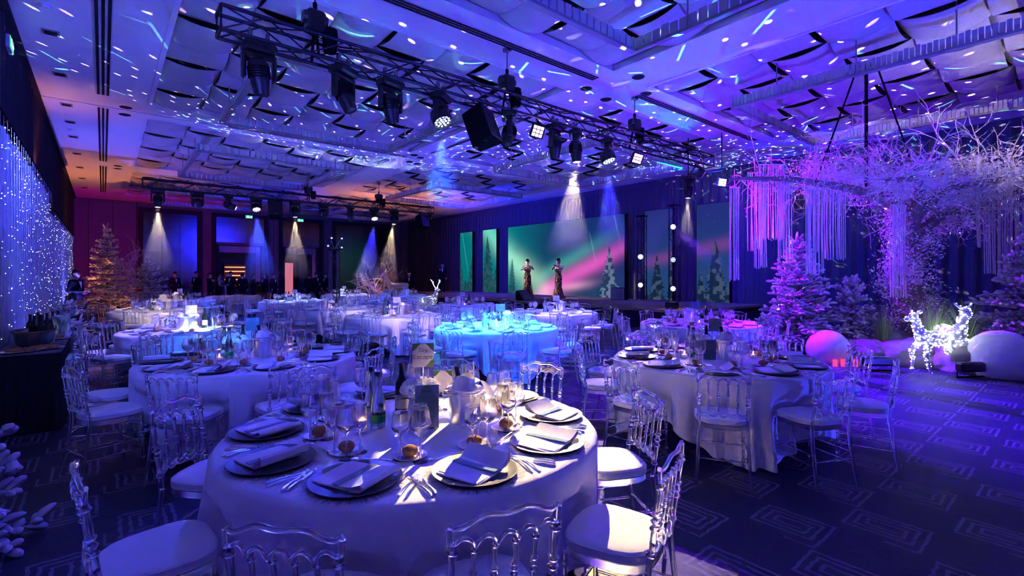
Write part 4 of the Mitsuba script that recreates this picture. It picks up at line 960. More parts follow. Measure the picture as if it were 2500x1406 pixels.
def water_bottle(x, y, z, label, lod=0, lab='green_label'):
    t = thing('water_bottle', label, 'bottle'); M = mat(x, y, z)
    put('glass', BOTM[20 if lod == 0 else 10], 'bottle_clear', t, M); put('cap', CAP, 'black_gloss', t, M)
    if lod == 0: put('label', BLAB, lab, t, M)
def wine_bottle(x, y, z, label, M=None, lod=0):
    t = thing('wine_bottle', label, 'bottle'); M = mat(x, y, z) if M is None else M
    put('glass', WINE, 'bottle_dark', t, M)
    put('label', WLAB, 'wine_label', t, M)
BUCKET = P(lathe([(0, .004), (.07, .004), (.072, .0), (.078, .002), (.098, .17), (.1, .172), (.1, .182), (.098, .184), (.1, .196), (.104, .2), (.101, .204), (.096, .2), (.092, .17), (.074, .012), (0, .012)], 28), 30)
EAR = P(cat(tube([(.1, -.02, .165), (.125, -.02, .16), (.13, 0, .155), (.125, .02, .16), (.1, .02, .165)], .005, 6), tube([(-.1, -.02, .165), (-.125, -.02, .16), (-.13, 0, .155), (-.125, .02, .16), (-.1, .02, .165)], .005, 6)), 40)
def wrap_mesh():
    """A napkin wound round the bottle neck with one tail over the bucket's rim."""
    a = np.linspace(0, 2 * PI, 20); z = np.linspace(0, 1, 5)
    v = np.array([[((.05 + .035 * q + .012 * math.sin(3 * t + 5 * q)) * math.cos(t), (.05 + .035 * q) * math.sin(t), .16 + .105 * (1 - q) + .012 * math.sin(2 * t)) for q in z] for t in a])
    s = grid(v.reshape(-1, 3), 20, 5)
    u = np.linspace(0, 1, 9); w = np.linspace(-1, 1, 5)
    tail = np.array([[(-.06 - .11 * q, b * (.035 + .03 * q), .222 + .02 * math.sin(PI * q) - .11 * q ** 2 + .01 * b * b) for b in w] for q in u])
    return cat(s, grid(tail.reshape(-1, 3), 9, 5))
WRAP = P(wrap_mesh(), True)
def bucket(x, y, z, rz, where, lod=0):
    t = thing('ice_bucket', 'silver ice bucket holding a napkin wrapped bottle on ' + where, 'ice bucket')
    put('pail', BUCKET, 'silver', t, mat(x, y, z, rz)); put('handle', EAR, 'silver', t, mat(x, y, z, rz))
    wine_bottle(0, 0, 0, 'dark wine bottle leaning in the ice bucket on ' + where, mat(x, y, z + .015, rz, 1, .0, .16))
    tag(put('napkin_wrap', WRAP, 'napkin_linen', None, mat(x, y, z, rz)), 'napkin wound round the bucket bottle on ' + where, 'napkin')
def flowers(x, y, z, where, n=58, pet='petal'):
    t = thing('flower_arrangement', ('cream rose' if pet == 'petal' else 'white and blue flower') + ' arrangement in a low vase on ' + where, 'flowers')
    put('vase', P(lathe([(0, 0), (.06, 0), (.075, .03), (.07, .09), (.055, .12)], 18), 40), 'porcelain', t, mat(x, y, z))
    rs = np.random.RandomState(int(x * 100) + 7)
    bl = P(rose(0), 50)
    for k in range(n):
        a = rs.normal(size=3); a[2] = abs(a[2]) * .9 + .1; a /= np.linalg.norm(a)
        c = np.array([x, y, z + .15]) + a * [.105, .105, .075]
        put('bloom', bl, pet if k % 4 else ('petal' if pet != 'petal' else 'petal'), t, frame(c, a) @ mat(s=rs.uniform(.55, .8)))
    for k in range(16):
        a = k * 2 * PI / 16 + rs.uniform(-.2, .2); b = np.array([math.cos(a), math.sin(a), rs.uniform(-.25, .2)])
        L = mesh([[0, -.0, 0], [.02, .04, .004], [0, .09, 0], [-.02, .04, .004]], [[0, 1, 2], [0, 2, 3]])
        F = np.eye(4); F[:3, 1] = b / np.linalg.norm(b); F[:3, 0] = np.cross(F[:3, 1], [0, 0, 1]); F[:3, 2] = np.cross(F[:3, 0], F[:3, 1]); F[:3, 3] = (x + .06 * b[0], y + .06 * b[1], z + .13)
        put('leaf', P(L), 'blue_flower' if k % 3 else 'leaf_green', t, F)
def rose(seed):
    out = [blob(.02, (0, 0, 0), 1)]
    for ring, (r, nn, ht) in enumerate(((.018, 4, .012), (.028, 5, .006), (.036, 6, -.002))):
        for i in range(nn):
            a = i * 2 * PI / nn + ring * .6
            out.append(moved(blob(1, (0, 0, 0), 1), mat(r * .62 * math.cos(a), r * .62 * math.sin(a), ht, a, (.009, .017, .02))))
    return cat(out)
def card(x, y, z, rz, w, h, bsdf, lines, label, ink='print_ink', corner=None, stand=0.0):
    """A card standing in a small holder; its face looks along local -y."""
    t = thing('table_card', label, 'card'); M = mat(x, y, z, rz)
    if stand:
        put('holder', P(cat(tube([(0, 0, .004), (0, 0, stand)], .003, 6), lathe([(0, 0), (.03, 0), (.03, .006), (0, .008)], 14))), 'silver', t, M)
    else:
        put('foot', P(box(-w * .3, w * .3, -.015, .02, 0, .006, .002)), 'acrylic', t, M)
    put('sheet', P(box(-w / 2, w / 2, 0, .002, stand, stand + h)), bsdf, t, M)
    if corner:
        for sx, sz in ((-1, 1), (1, -1), (1, 1)):
            pts = [(sx * w / 2, 0), (sx * w / 2, -sz * h * .34), (sx * w * .32, -sz * h * .22), (sx * w * .22, -sz * h * .1), (sx * w * .1, 0)]
            pg = cat(extrude(Polygon(pts).buffer(0), .0006)); zc = stand + (h if sz > 0 else 0)
            put('leaf_print', P(mesh(np.stack([pg.vertices[:, 0], -.0002 - pg.vertices[:, 2], zc + pg.vertices[:, 1]], -1), pg.faces)), corner, t, M)
    for s, tz, hh in lines:
        m = meshkit.text_mesh(s, hh, .0006); m = mesh(m.vertices - [np.mean([m.vertices[:, 0].min(), m.vertices[:, 0].max()]), 0, 0], m.faces)
        put('lettering', P(mesh(np.stack([m.vertices[:, 0], -.0004 - m.vertices[:, 2], stand + tz + m.vertices[:, 1]], -1), m.faces)), ink, t, M)
    return t, M

FRONT_CHAIRS = [math.radians(d) for d in (11, -15, -59, -101, -147, 167, 135, 87, 46)]
CHAIR_SKIP = {'back': {1, 2, 5, 6}}
for ti, (nm, tx, ty, lod, a0, where) in enumerate(TABLES):
    va = VIEW(tx, ty)                                              # seats are counted clockwise from the viewer
    seats = [va + a0 - i * 2 * PI / 10 for i in range(10)]
    t = thing('round_table', ('round table under a long white cloth, ' + where), 'table')
    seated = [va + q for q in FRONT_CHAIRS] if nm == 'front' else seats
    v, f = cloth(va + PI / 4 * (ti % 3) + .3, seated, (240, 144, 96)[lod], (26, 24, 18)[lod], 40 + ti, .26 if nm != 'front' else .12)
    put('tablecloth', P(mesh(v, f), True), 'cloth', t, mat(tx, ty, 0))
    put('pedestal', P(lathe([(0, 0), (.35, .0), (.33, .03), (.05, .06), (.05, .68), (.3, .72), (0, .725)], 16), 30), 'steel_dark', t, mat(tx, ty, 0.002))
    cl = (0, 1, 2)[lod] if nm not in ('cyan',) else 0
    crs = random.Random(90 + ti)
    for i, a in enumerate(seats):
        if i in CHAIR_SKIP.get(nm, ()): continue
        rr = 1.15 + crs.uniform(-.02, .07); da = crs.uniform(-.03, .03)
        if nm == 'front': da = (FRONT_CHAIRS[i] + va - a) if i < 9 else None
        if da is not None: x, y = tx + rr * math.cos(a + da), ty + rr * math.sin(a + da)
        if da is not None: chair(x, y, a + (da if nm == 'front' else 0) + PI / 2 + crs.uniform(-.1, .1), cl, f'clear chair with white seat, {ORD[i]} clockwise from camera round {where}', 'chairs round ' + where)
        if nm in EMPTY: continue
        # one place setting
        pr = 'place ' + ORD[i]
        ca, sa = math.cos(a), math.sin(a)
        def at(rad, side, z=TH):                                    # side: to the guest's right
            return tx + rad * ca + side * sa, ty + rad * sa - side * ca, z
        A = a + PI / 2
        spot_ = f'at {ORD[i]} place clockwise from camera, {where}'
        far_ = f'on {where}'
        px, py, _ = at(.79, 0)
        if lod == 0:
            tag(put('fringed_mat', FRINGE, 'fringe', None, mat(px, py, TH + .001, A + i)), f'dark fringed round place mat {spot_}', 'place mat')
            tag(put('charger_plate', CHARGER[0], 'charger_glaze', None, mat(px, py, TH + .005, A)), f'silver grey charger plate {spot_}', 'plate')
        if lod: tag(put('dinner_plate', PLATE[lod], 'porcelain', None, mat(px, py, TH + .002, A)), f'round dinner plate {far_}', 'plate', 'dinner plates on ' + where)
        k = thing('folded_napkin', f'folded white napkin on the plate {spot_}' if lod == 0 else f'folded white napkin lying on a plate on {where}', 'napkin', None if lod == 0 else 'folded napkins on ' + where)
        MN = mat(px, py, TH + (.001 if lod == 0 else .002), A + (.5, -.35, .15, .75, -.1)[(i + ti) % 5], 1.3 if lod == 0 else 1.1)
        put('linen', NAPKIN[(i + ti) % 2], 'napkin_linen', k, MN)
        if lod == 0: put('ribbon', RIBBON, 'ribbon', k, MN)
        if lod == 0:
            for j, (tpl, n2, s, cat_) in enumerate(((FORK, 'fork', -.225, 'fork'), (FORK, 'fork', -.255, 'fork'), (KNIFE, 'knife', .225, 'knife'), (KNIFE, 'knife', .25, 'knife'))):
                x, y, z = at(.80 + (.01 if j % 2 else 0), s)
                tag(put(n2, tpl, 'silver', None, mat(x, y, TH + .001, A + .04 * (j - 1.5))), f'silver {"inner" if j in (0, 2) else "outer"} {n2} {spot_}', cat_)
            x, y, z = at(.565, .02); tag(put('dessert_spoon', SPOON, 'silver', None, mat(x, y, TH + .001, A + PI / 2)), f'silver dessert spoon above the plate {spot_}', 'spoon')
        if lod < 2:
            x, y, z = at(.50, -.13); sc = thing('bread_plate', f'small bread plate {spot_ if lod == 0 else far_}', 'plate', None if lod == 0 else 'bread plates on ' + where)
            put('saucer', SAUCER[lod], 'porcelain', sc, mat(x, y, TH + .001))
            tag(put('bread_roll', ROLLS[i % 3], 'bread', None, mat(x, y, TH + .006, i * 1.3)), f'brown bread roll {spot_ if lod == 0 else far_}', 'bread roll', None if lod == 0 else 'bread rolls on ' + where)
        gs = (('water', .55, .16), ('wine', .49, .235), ('flute', .46, .13)) if lod == 0 else (('water', .52, .15), ('wine', .48, .22))
        for g, rad, s in gs:
            x, y, z = at(rad + crs.uniform(-.015, .015), s + crs.uniform(-.01, .01))
            adj = {'water': 'large water', 'wine': 'middle sized wine', 'flute': 'slender tall wine'}[g]
            glass(g, x, y, TH + .001, lod, f'{adj} glass {spot_ if lod == 0 else far_}', None if lod == 0 else f'{adj} glasses on ' + where)
    if nm in EMPTY: continue
    # centrepiece: v points to the viewer, r to the viewer's right
    v_, r_ = np.array([math.cos(va), math.sin(va)]), np.array([-math.sin(va), math.cos(va)])
    def c_(right, near): q = np.array([tx, ty]) + r_ * right + v_ * near; return q[0], q[1], TH + .001
    face = va + PI / 2
    m = 1 if ti % 2 else -1
    if lod == 0:
        flowers(*c_(-.02 * m if nm == 'front' else -.16, -.12), where)
        b = c_(.27 if nm == 'front' else .1, .02); bucket(*b, face + PI + .3, where)
        water_bottle(*c_(-.21, .02), 'clear water bottle with green label, nearer of two on ' + where); water_bottle(*c_(-.26, -.14), 'clear water bottle, farther back of two on ' + where, lab='wine_label')
        wine_bottle(*c_(-.09, -.2), 'dark upright wine bottle behind the flowers on ' + where)
        for q, (cx_, cy_) in enumerate(((-.29, .10), (.12, -.26), (.36, -.16), (.02, -.33))): candle(*c_(cx_, cy_), f'small lit candle in a clear glass, {["nearest", "second", "third", "farthest"][q]} on {where}')
        if nm == 'front':
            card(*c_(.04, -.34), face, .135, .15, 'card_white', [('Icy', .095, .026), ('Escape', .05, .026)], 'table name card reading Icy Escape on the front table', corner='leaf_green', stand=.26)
            card(*c_(.16, -.25), face - .1, .115, .12, 'wax', [], 'blank cream back of a card on the front table', corner='leaf_green', stand=.13)
            card(*c_(.055, .10), face + .05, .13, .24, 'card_dark', [('MENU', .2, .014)] + [('wine  fish  sweet  cheese'[i:] + ' and', .17 - .0135 * i, .0052) for i in range(11)], 'blue green menu card with fine lines on the front table', corner='blue_flower')
        else:
            card(*c_(.0, -.3), face, .13, .14, 'card_dark', [('TABLE', .08, .014)], 'dark table name card on a tall holder on ' + where, corner='blue_flower', stand=.24)
            card(*c_(-.05, .12), face + .25, .12, .2, 'wax' if nm == 'left' else 'card_dark', [('MENU', .16, .013)] + [('starter main dessert'[i:], .135 - .013 * i, .005) for i in range(8)], 'upright menu card on ' + where)
    else:
        flowers(*c_(-.05, -.05), where, 14 if lod == 1 else 8, 'blue_flower' if nm in ('cyan', 'violet') else 'petal')
        b = c_(.17 * m, .02); bucket(*b, face + PI * (m > 0), where, 1)
        water_bottle(*c_(-.2 * m, .06), 'clear water bottle on ' + where, 1); wine_bottle(*c_(-.12 * m, -.15), 'dark wine bottle standing on ' + where, None, 1)
        if lod == 1 or nm in ('warm', 'fold', 'stage', 'big'): candle(*c_(.0, .22), 'small lit candle on ' + where)
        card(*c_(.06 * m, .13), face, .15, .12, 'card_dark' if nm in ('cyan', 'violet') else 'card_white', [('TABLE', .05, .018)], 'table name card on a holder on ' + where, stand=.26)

# ------------------------------------------------------------------ snowy firs
def finger(L, r, n=5):
    """One flocked twig: a lumpy finger along +x."""
    xs = np.array([0, .25, .55, .85, 1.0]) * L; rr = np.array([.55, .95, 1.05, .85, .3]) * r
    return tube([(x, 0, .06 * L * math.sin(3 * x / L)) for x in xs], rr, n)
def fir_branch(L, seed, r, dens=1.0):
    rs = np.random.RandomState(seed); out = [tube([(0, 0, 0), (L * .5, 0, -.05 * L), (L, 0, -.02 * L)], [r * .5, r * .45, r * .3], 4)]
    for x in np.arange(.12, 1.0, .13 / dens / max(.6, L)):
        for s in (-1, 1):
            a = s * rs.uniform(.6, 1.05); l = L * (.42 * (1 - x) + .12) * rs.uniform(.7, 1.2)
            M = mat(x * L, 0, -.05 * L * math.sin(x * 3) + rs.uniform(-.02, .04), a, 1, 0, rs.uniform(-.5, .15))
            out.append(moved(finger(max(.06, l), r * rs.uniform(.75, 1.25)), M))
        if rs.rand() < .6: out.append(moved(finger(.10 + .06 * rs.rand(), r), mat(x * L, 0, .01, rs.uniform(-.3, .3), 1, 0, -rs.uniform(.5, 1.1))))
    out.append(moved(finger(.16 * L + .04, r), mat(L * .95, 0, -.02 * L)))
    return cat(out)
BR = {}
def fir(x, y, h, w, label, seed, r=.022, tiers=13, z0=.12, top=.9, group=None, dens=1.0):
    """h: height; w: half width at the foot."""
    t = thing('snowy_fir', label, 'fir tree', group)
    rs = np.random.RandomState(seed)
    put('trunk', P(tube([(x, y, 0), (x + .02, y, h * .5), (x, y, h * .98)], [.05, .04, .012], 7)), 'bark', t)
    for i in range(tiers):
        k = i / (tiers - 1); z = z0 + (h * top - z0) * k ** .92
        L = w * (1 - k) ** .8 + .10
        n = int(10 - 5 * k)
        for j in range(n):
            l = L * rs.uniform(.78, 1.12); q = max(1, round(l / .12)); kk = (q, rs.randint(3), round(r, 3), dens)
            if kk not in BR: BR[kk] = P(fir_branch(q * .12, kk[1] + q * 7, r, dens), True)
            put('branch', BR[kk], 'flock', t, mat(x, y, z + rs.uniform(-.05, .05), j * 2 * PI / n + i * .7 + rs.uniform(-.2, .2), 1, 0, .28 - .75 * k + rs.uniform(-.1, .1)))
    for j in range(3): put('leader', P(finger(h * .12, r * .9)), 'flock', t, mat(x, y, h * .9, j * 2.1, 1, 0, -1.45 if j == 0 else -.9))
fir(.12, 26.6, 3.75, .92, 'tall snowy fir in the far left corner before the wine coloured wall', 1, .03, 14)
fir(1.5, 26.0, 2.35, .85, 'smaller snowy fir right of the tall corner fir', 2, .03, 10)
fir(-.52, 12.4, 1.05, .42, 'little snowy fir between the two buffet tables', 3, .02, 6)
fir(-.68, 4.2, 1.0, .2, 'snowy fir tips at the lower left edge beside the buffet', 4, .028, 6)
fir(10.95, 4.0, 2.45, .82, 'purple lit snowy fir left of the willow trunk', 5, .03, 13, dens=1.15)
fir(11.5, 3.2, 1.55, .5, 'short bushy fir with upright tips between the tall fir and the willow', 6, .03, 8)
fir(12.0, .75, 2.45, .85, 'purple lit snowy fir at the right edge', 7, .032, 13, dens=1.15)
fir(10.4, 4.35, .7, .62, 'low spreading snowy fir boughs at the foot of the tall purple fir', 8, .028, 4, .1)

# ------------------------------------------------------------------ snowballs, rocks, grass
def snowball(x, y, z, r, label):
    tag(put('snow_mound', P(blob(r, (x, y, z), 4, (1, 1, 1), .018, 9, 3), True), 'snow'), label, 'snowball')
snowball(10.35, 3.25, .22, .36, 'large rough snowball at the foot of the left purple fir'); snowball(11.0, 1.02, .26, .46, 'large rough snowball by the right edge near the black floor light')
for i, (x, y, rx, ry, rz, s, lb) in enumerate(((10.9, 2.75, .4, .3, .3, 1, 'pale rock left of the light deer behind the floor light'), (11.15, 2.15, .62, .4, .34, 2, 'broad pale rock behind the light deer'), (11.15, 1.5, .55, .42, .36, 3, 'pale rock right of the light deer'), (11.6, 2.6, .45, .4, .42, 4, 'mauve rock under the willow trunk'),
        (10.75, 3.05, .22, .2, .26, 5, 'small pointed rock between the snowball and the reeds'), (11.35, 3.1, .35, .3, .34, 6, 'snow dusted rock under the short fir'))):
    m = blob(1, (0, 0, 0), 3, (rx, ry, rz), .32, 1.6, s); m = mesh(np.round(m.vertices * 14) / 14 * .35 + m.vertices * .65, m.faces)
    tag(put('rock', P(m, 55), 'rock', None, mat(x, y, rz * .45, s * 1.1)), lb, 'rock')
def grass(x, y, h, n, spread, label, seed):
    rs = np.random.RandomState(seed); out = []
    for _ in range(n):
        a = rs.uniform(0, 2 * PI); b = rs.uniform(0, .1); l = h * rs.uniform(.6, 1.05); lean = spread * rs.uniform(.1, 1)
        px, py = x + b * math.cos(a), y + b * math.sin(a); w = .006
        pts = [(px + lean * q ** 2 * math.cos(a), py + lean * q ** 2 * math.sin(a), .02 + l * (q - .12 * q ** 3)) for q in (0, .35, .7, 1)]
        t_ = np.array([-math.sin(a), math.cos(a), 0]) * w
        v = np.array([[np.array(p) - t_ * (1 - k / 3.2), np.array(p) + t_ * (1 - k / 3.2)] for k, p in enumerate(pts)]).reshape(-1, 3)
        out.append(mesh(v, [[0, 1, 3], [0, 3, 2], [2, 3, 5], [2, 5, 4], [4, 5, 7], [4, 7, 6]]))
    k = thing('ornamental_grass', label, 'grass')
    tag(put('blades', P(cat(out)), 'grass_blade', k), kind='stuff')
    put('root_clump', P(blob(.13, (x, y, .03), 2, (1, 1, .5), .2, 3, seed)), 'bark', k)
grass(11.3, 1.95, 1.35, 420, .5, 'tall green reed grass behind the light deer', 1); grass(11.4, 1.5, 1.3, 260, .55, 'tall green reed grass right behind the second deer', 4)
grass(11.25, 2.62, 1.15, 200, .25, 'dry reed grass left of the willow trunk', 2)

# ------------------------------------------------------------------ snowy willow with hanging ropes
wt = thing('snowy_willow', 'great white flocked willow with bare twigs and hanging ropes at the right', 'tree')
BX, BY = 11.9, 2.35
LAT = np.array([CY, -SY]); DEP = np.array([SY, CY])            # across and away along the stage decor
def wp(a, d, z): q = np.array([BX, BY]) + LAT * a + DEP * d; return np.array([q[0], q[1], z])
limb_r = random.Random(8)
trunk_path = [wp(.0, 0, 0), wp(.08, .03, .6), wp(-.06, 0, 1.2), wp(.05, .05, 1.8), wp(-.02, 0, 2.4), wp(0, 0, 2.9)]
tp = np.array(trunk_path); u = np.linspace(0, 1, 22); tpi = np.stack([np.interp(u, np.linspace(0, 1, 6), tp[:, k]) for k in range(3)], 1)
tm = tube(tpi, .30 - .12 * u + .03 * np.sin(u * 21), 14)
put('trunk', P(mesh(tm.vertices + (meshkit.fbm(tm.vertices * 5) - .5)[:, None] * .16, tm.faces), True), 'bark', wt)
LIMBS = [[(0, 0, 2.6), (-.5, -.05, 3.0), (-1.2, -.1, 3.25), (-2.1, -.1, 3.4), (-3.0, -.15, 3.45), (-3.55, -.2, 3.4)], [(0, 0, 2.3), (.5, -.1, 2.75), (1.2, -.2, 2.9), (2.0, -.3, 3.3), (2.6, -.3, 3.5)], [(0, 0, 2.8), (-.2, .3, 3.2), (-.9, .6, 3.5), (-1.7, .7, 3.7)], [(0, 0, 2.8), (.4, .3, 3.3), (1.1, .5, 3.6), (1.9, .4, 3.9)],
         [(0, 0, 2.7), (-.1, -.4, 3.1), (-.6, -.9, 3.3), (-1.3, -1.1, 3.2)], [(0, 0, 2.7), (.2, -.5, 3.1), (.9, -1.0, 3.3), (1.7, -1.1, 3.3)]]
nodes = []
for L in LIMBS:
    pts = np.array([wp(*q) for q in L]); u = np.linspace(0, 1, 14); pi_ = np.stack([np.interp(u, np.linspace(0, 1, len(L)), pts[:, k]) for k in range(3)], 1)
    pi_ += (meshkit.noise(pi_ * 2.5)[:, None] - .5) * .12
    put('limb', P(tube(pi_, .11 - .085 * u, 9), True), 'bark', wt); nodes += [p for p in pi_[3:]]
def twig(p, d, L, r, depth, out, rs):
    n = 5; pts = [p]
    for i in range(n):
        d = d + rs.normal(size=3) * .26; d /= np.linalg.norm(d); pts.append(pts[-1] + d * L / n)
    out.append(tube(pts, np.linspace(r, r * .35, n + 1), 4))
    if depth:
        for i in (1, 2, 3, 4, 5):
            if rs.rand() < .85:
                e = d + rs.normal(size=3) * .75; e /= np.linalg.norm(e); twig(pts[i], e, L * rs.uniform(.45, .7), r * .55, depth - 1, out, rs)
rs = np.random.RandomState(21)
for g in range(95):
    p = nodes[rs.randint(len(nodes))]; out = []
    d = rs.normal(size=3) * [1, 1, .55] + [0, 0, .35]; d /= np.linalg.norm(d)
    twig(p, d, rs.uniform(.55, 1.0), .013, 2, out, rs)
    put('twig_spray', P(cat(out)), 'white_twig', wt)
# bare branches reaching up to the ceiling
for a, d, z, tilt, L in ((-1.0, .2, 3.5, -.2, 1.0), (-.75, .1, 3.6, .25, 1.15), (.1, .2, 3.5, -.35, 1.0), (1.2, .2, 3.7, -.5, 1.25), (1.9, .1, 3.6, .3, .9), (-2.2, .0, 3.4, -.4, .8)):
    out = []; e = np.array([LAT[0] * tilt, LAT[1] * tilt, 1.0]); twig(wp(a, d, z), e / np.linalg.norm(e), L, .02, 2, out, rs)
    put('bare_branch', P(cat(out)), 'white_twig', wt)
# flocked leaf sprays massed through the crown and round the trunk
leaf = np.array([[0, 0, 0], [.016, .035, .005], [0, .085, 0], [-.016, .035, .005]])
def leaves(n, centre, spread, seed):
    rs = np.random.RandomState(seed); v, f = [], []
    for i in range(n):
        c = centre + rs.normal(size=3) * spread; F = np.linalg.qr(rs.normal(size=(3, 3)))[0]
        v.append(leaf @ F.T * rs.uniform(.4, .95) + c); f += [[4 * i, 4 * i + 1, 4 * i + 2], [4 * i, 4 * i + 2, 4 * i + 3]]
    return mesh(np.vstack(v), f)
for i in range(64):
    p = nodes[rs.randint(len(nodes))] + rs.normal(size=3) * [.22, .22, .14]
    tag(put('leaf_spray', P(leaves(210, p, [.22, .22, .15], 100 + i)), 'white_twig', wt), kind='stuff')
for i in range(26):
    a = rs.uniform(0, 2 * PI); p = wp(.34 * math.cos(a), .3 * math.sin(a), .25 + 2.5 * i / 26)
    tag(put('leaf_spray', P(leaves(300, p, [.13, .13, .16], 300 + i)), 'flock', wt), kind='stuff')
# ropes hang in bunches from short dowels
def ropes(a, d, ztop, zbot, n, width, label):
    t = thing('rope_hanging', label, 'rope curtain')
    rs = np.random.RandomState(int(abs(a) * 100) + n)
    put('dowel', P(tube([wp(a - width / 2, d, ztop), wp(a + width / 2, d, ztop)], .012, 6)), 'white_twig', t)
    put('cord', P(tube([wp(a, d, ztop), wp(a, d + .02, ztop + .35)], .006, 5)), 'white_rope', t)
    for i in range(n):
        q = a - width / 2 + width * (i + .5) / n; o = rs.uniform(-.02, .02)
        put('rope', P(tube([wp(q, d + o, ztop), wp(q + rs.uniform(-.015, .015), d + o + .012, (ztop + zbot) / 2), wp(q + rs.uniform(-.01, .01), d + o, zbot + rs.uniform(-.03, .03))], .0085, 5)), 'white_rope', t)
ropes(-3.45, -.2, 3.25, 1.5, 7, .2, 'leftmost bunch of hanging ropes below the blazing LED par'); ropes(-2.95, -.15, 3.35, 1.75, 9, .26, 'second bunch of hanging ropes from the left')
ropes(-2.45, -.1, 3.45, 1.9, 10, .28, 'short bunch of hanging ropes right of the second bunch'); ropes(-2.05, -.35, 3.2, 1.62, 12, .36, 'long even bunch of ropes left of the tall purple fir')
ropes(-2.6, .1, 3.75, 2.3, 16, .5, 'dense high bunch of ropes at the upper left of the willow'); ropes(-1.5, -.1, 3.3, 1.9, 14, .42, 'bunch of ropes above the tall purple fir')
ropes(-.45, -.3, 2.9, 1.2, 11, .3, 'bunch of ropes reaching low left of the willow trunk'); ropes(1.15, -.45, 3.6, 1.62, 9, .3, 'thick bunch of ropes right of the willow trunk'); ropes(1.6, -.3, 3.55, 1.55, 12, .4, 'wide bunch of ropes at the right of the willow')
ropes(.85, -.5, 3.75, 2.1, 5, .1, 'narrow bundle of ropes right of the willow trunk')
ropes(2.1, -.2, 3.0, 1.7, 8, .3, 'bunch of ropes by the right edge of the photo')
for i, (a, d, zt, zb, n, w) in enumerate(((-2.9, .15, 3.6, 2.1, 7, .28), (-1.75, .1, 3.75, 2.05, 7, .28), (2.45, -.1, 3.3, 1.8, 8, .26))):
    ropes(a, d, zt, zb, n, w, 'bunch of ropes behind the front ropes, ' + ORD[i] + ' from the left')
# rig that carries the willow
t = thing('support_pole', 'black hanging pole and slanting stays above the snowy willow', 'rigging')
put('pole', P(tube([wp(-.8, .05, 3.3), wp(-.8, .05, CE + .01)], .03, 8)), 'black_matt', t)
put('stay', P(tube([wp(-1.6, .3, 3.5), wp(-.95, .05, CE + .01)], .016, 6)), 'black_matt', t); put('stay', P(tube([wp(.4, .3, 3.5), wp(-.6, .05, CE + .01)], .016, 6)), 'black_matt', t)
put('foot_plate', P(box(*(sum(([q - .08, q + .08] for q in wp(-.8, .05, 0)[:2]), [])), CE - .02, CE + .01)), 'black_matt', t)
t = thing('metal_frame', 'pale metal window-like frame hung from the ceiling at the top right corner', 'rigging')
fx = wp(1.75, -1.2, 0)
for a, b in (((0, 3.9), (0, 5.9)), ((.42, 4.3), (.42, 5.9)), ((0, 5.0), (.42, 5.0)), ((0, 4.3), (.42, 4.3)), ((0, 5.35), (.42, 5.35))):
    put('bar', P(tube([fx + np.append(LAT * a[0], a[1]), fx + np.append(LAT * b[0], b[1])], .022, 6)), 'grey_metal' if a[0] == .42 or a[1] == b[1] else 'black_matt', t)

# ------------------------------------------------------------------ floor lights, lanterns
def floor_light(x, y, rz, label):
    t = thing('floor_light', label, 'stage light'); M = mat(x, y, 0, rz)
    put('housing', P(box(-.24, .24, -.07, .07, .09, .24, .03)), 'black_gloss', t, M)
    put('reflective_face', P(mesh([[-.21, -.072, .12], [.21, -.072, .12], [.21, -.075, .21], [-.21, -.075, .21]], [[0, 1, 2], [0, 2, 3]])), 'steel_dark', t, M)
    put('glint_strip', P(box(-.2, .2, -.03, -.01, .236, .246)), 'silver', t, M)
    put('bracket', P(tube([(-.26, 0, .17), (-.26, 0, .01), (.26, 0, .01), (.26, 0, .17)], .014, 6)), 'black_matt', t, M)
floor_light(9.95, 2.42, -YAW - .1, 'black floor wash light left of the light deer'); floor_light(10.45, 1.3, -YAW + .15, 'black floor wash light right of the light deer')
for i, (x, y, h, l) in enumerate(((9.85, 2.98, .3, 'red glowing candle glass before the snowball, left of three'), (9.98, 2.9, .36, 'red glowing candle glass before the snowball, middle of three'), (10.12, 2.75, .3, 'red glowing candle glass before the snowball, right of three'))):
    t = thing('candle_vase', l, 'candle'); M = mat(x, y, 0)
    put('glass', P(lathe([(.05, 0), (.055, .005), (.055, h)], 14), True), 'thin_glass', t, M); put('candle', P(lathe([(0, .004), (.035, .004), (.035, .12), (0, .122)], 12)), 'red_glass', t, M, **glow((1.6, .08, .12), .01))

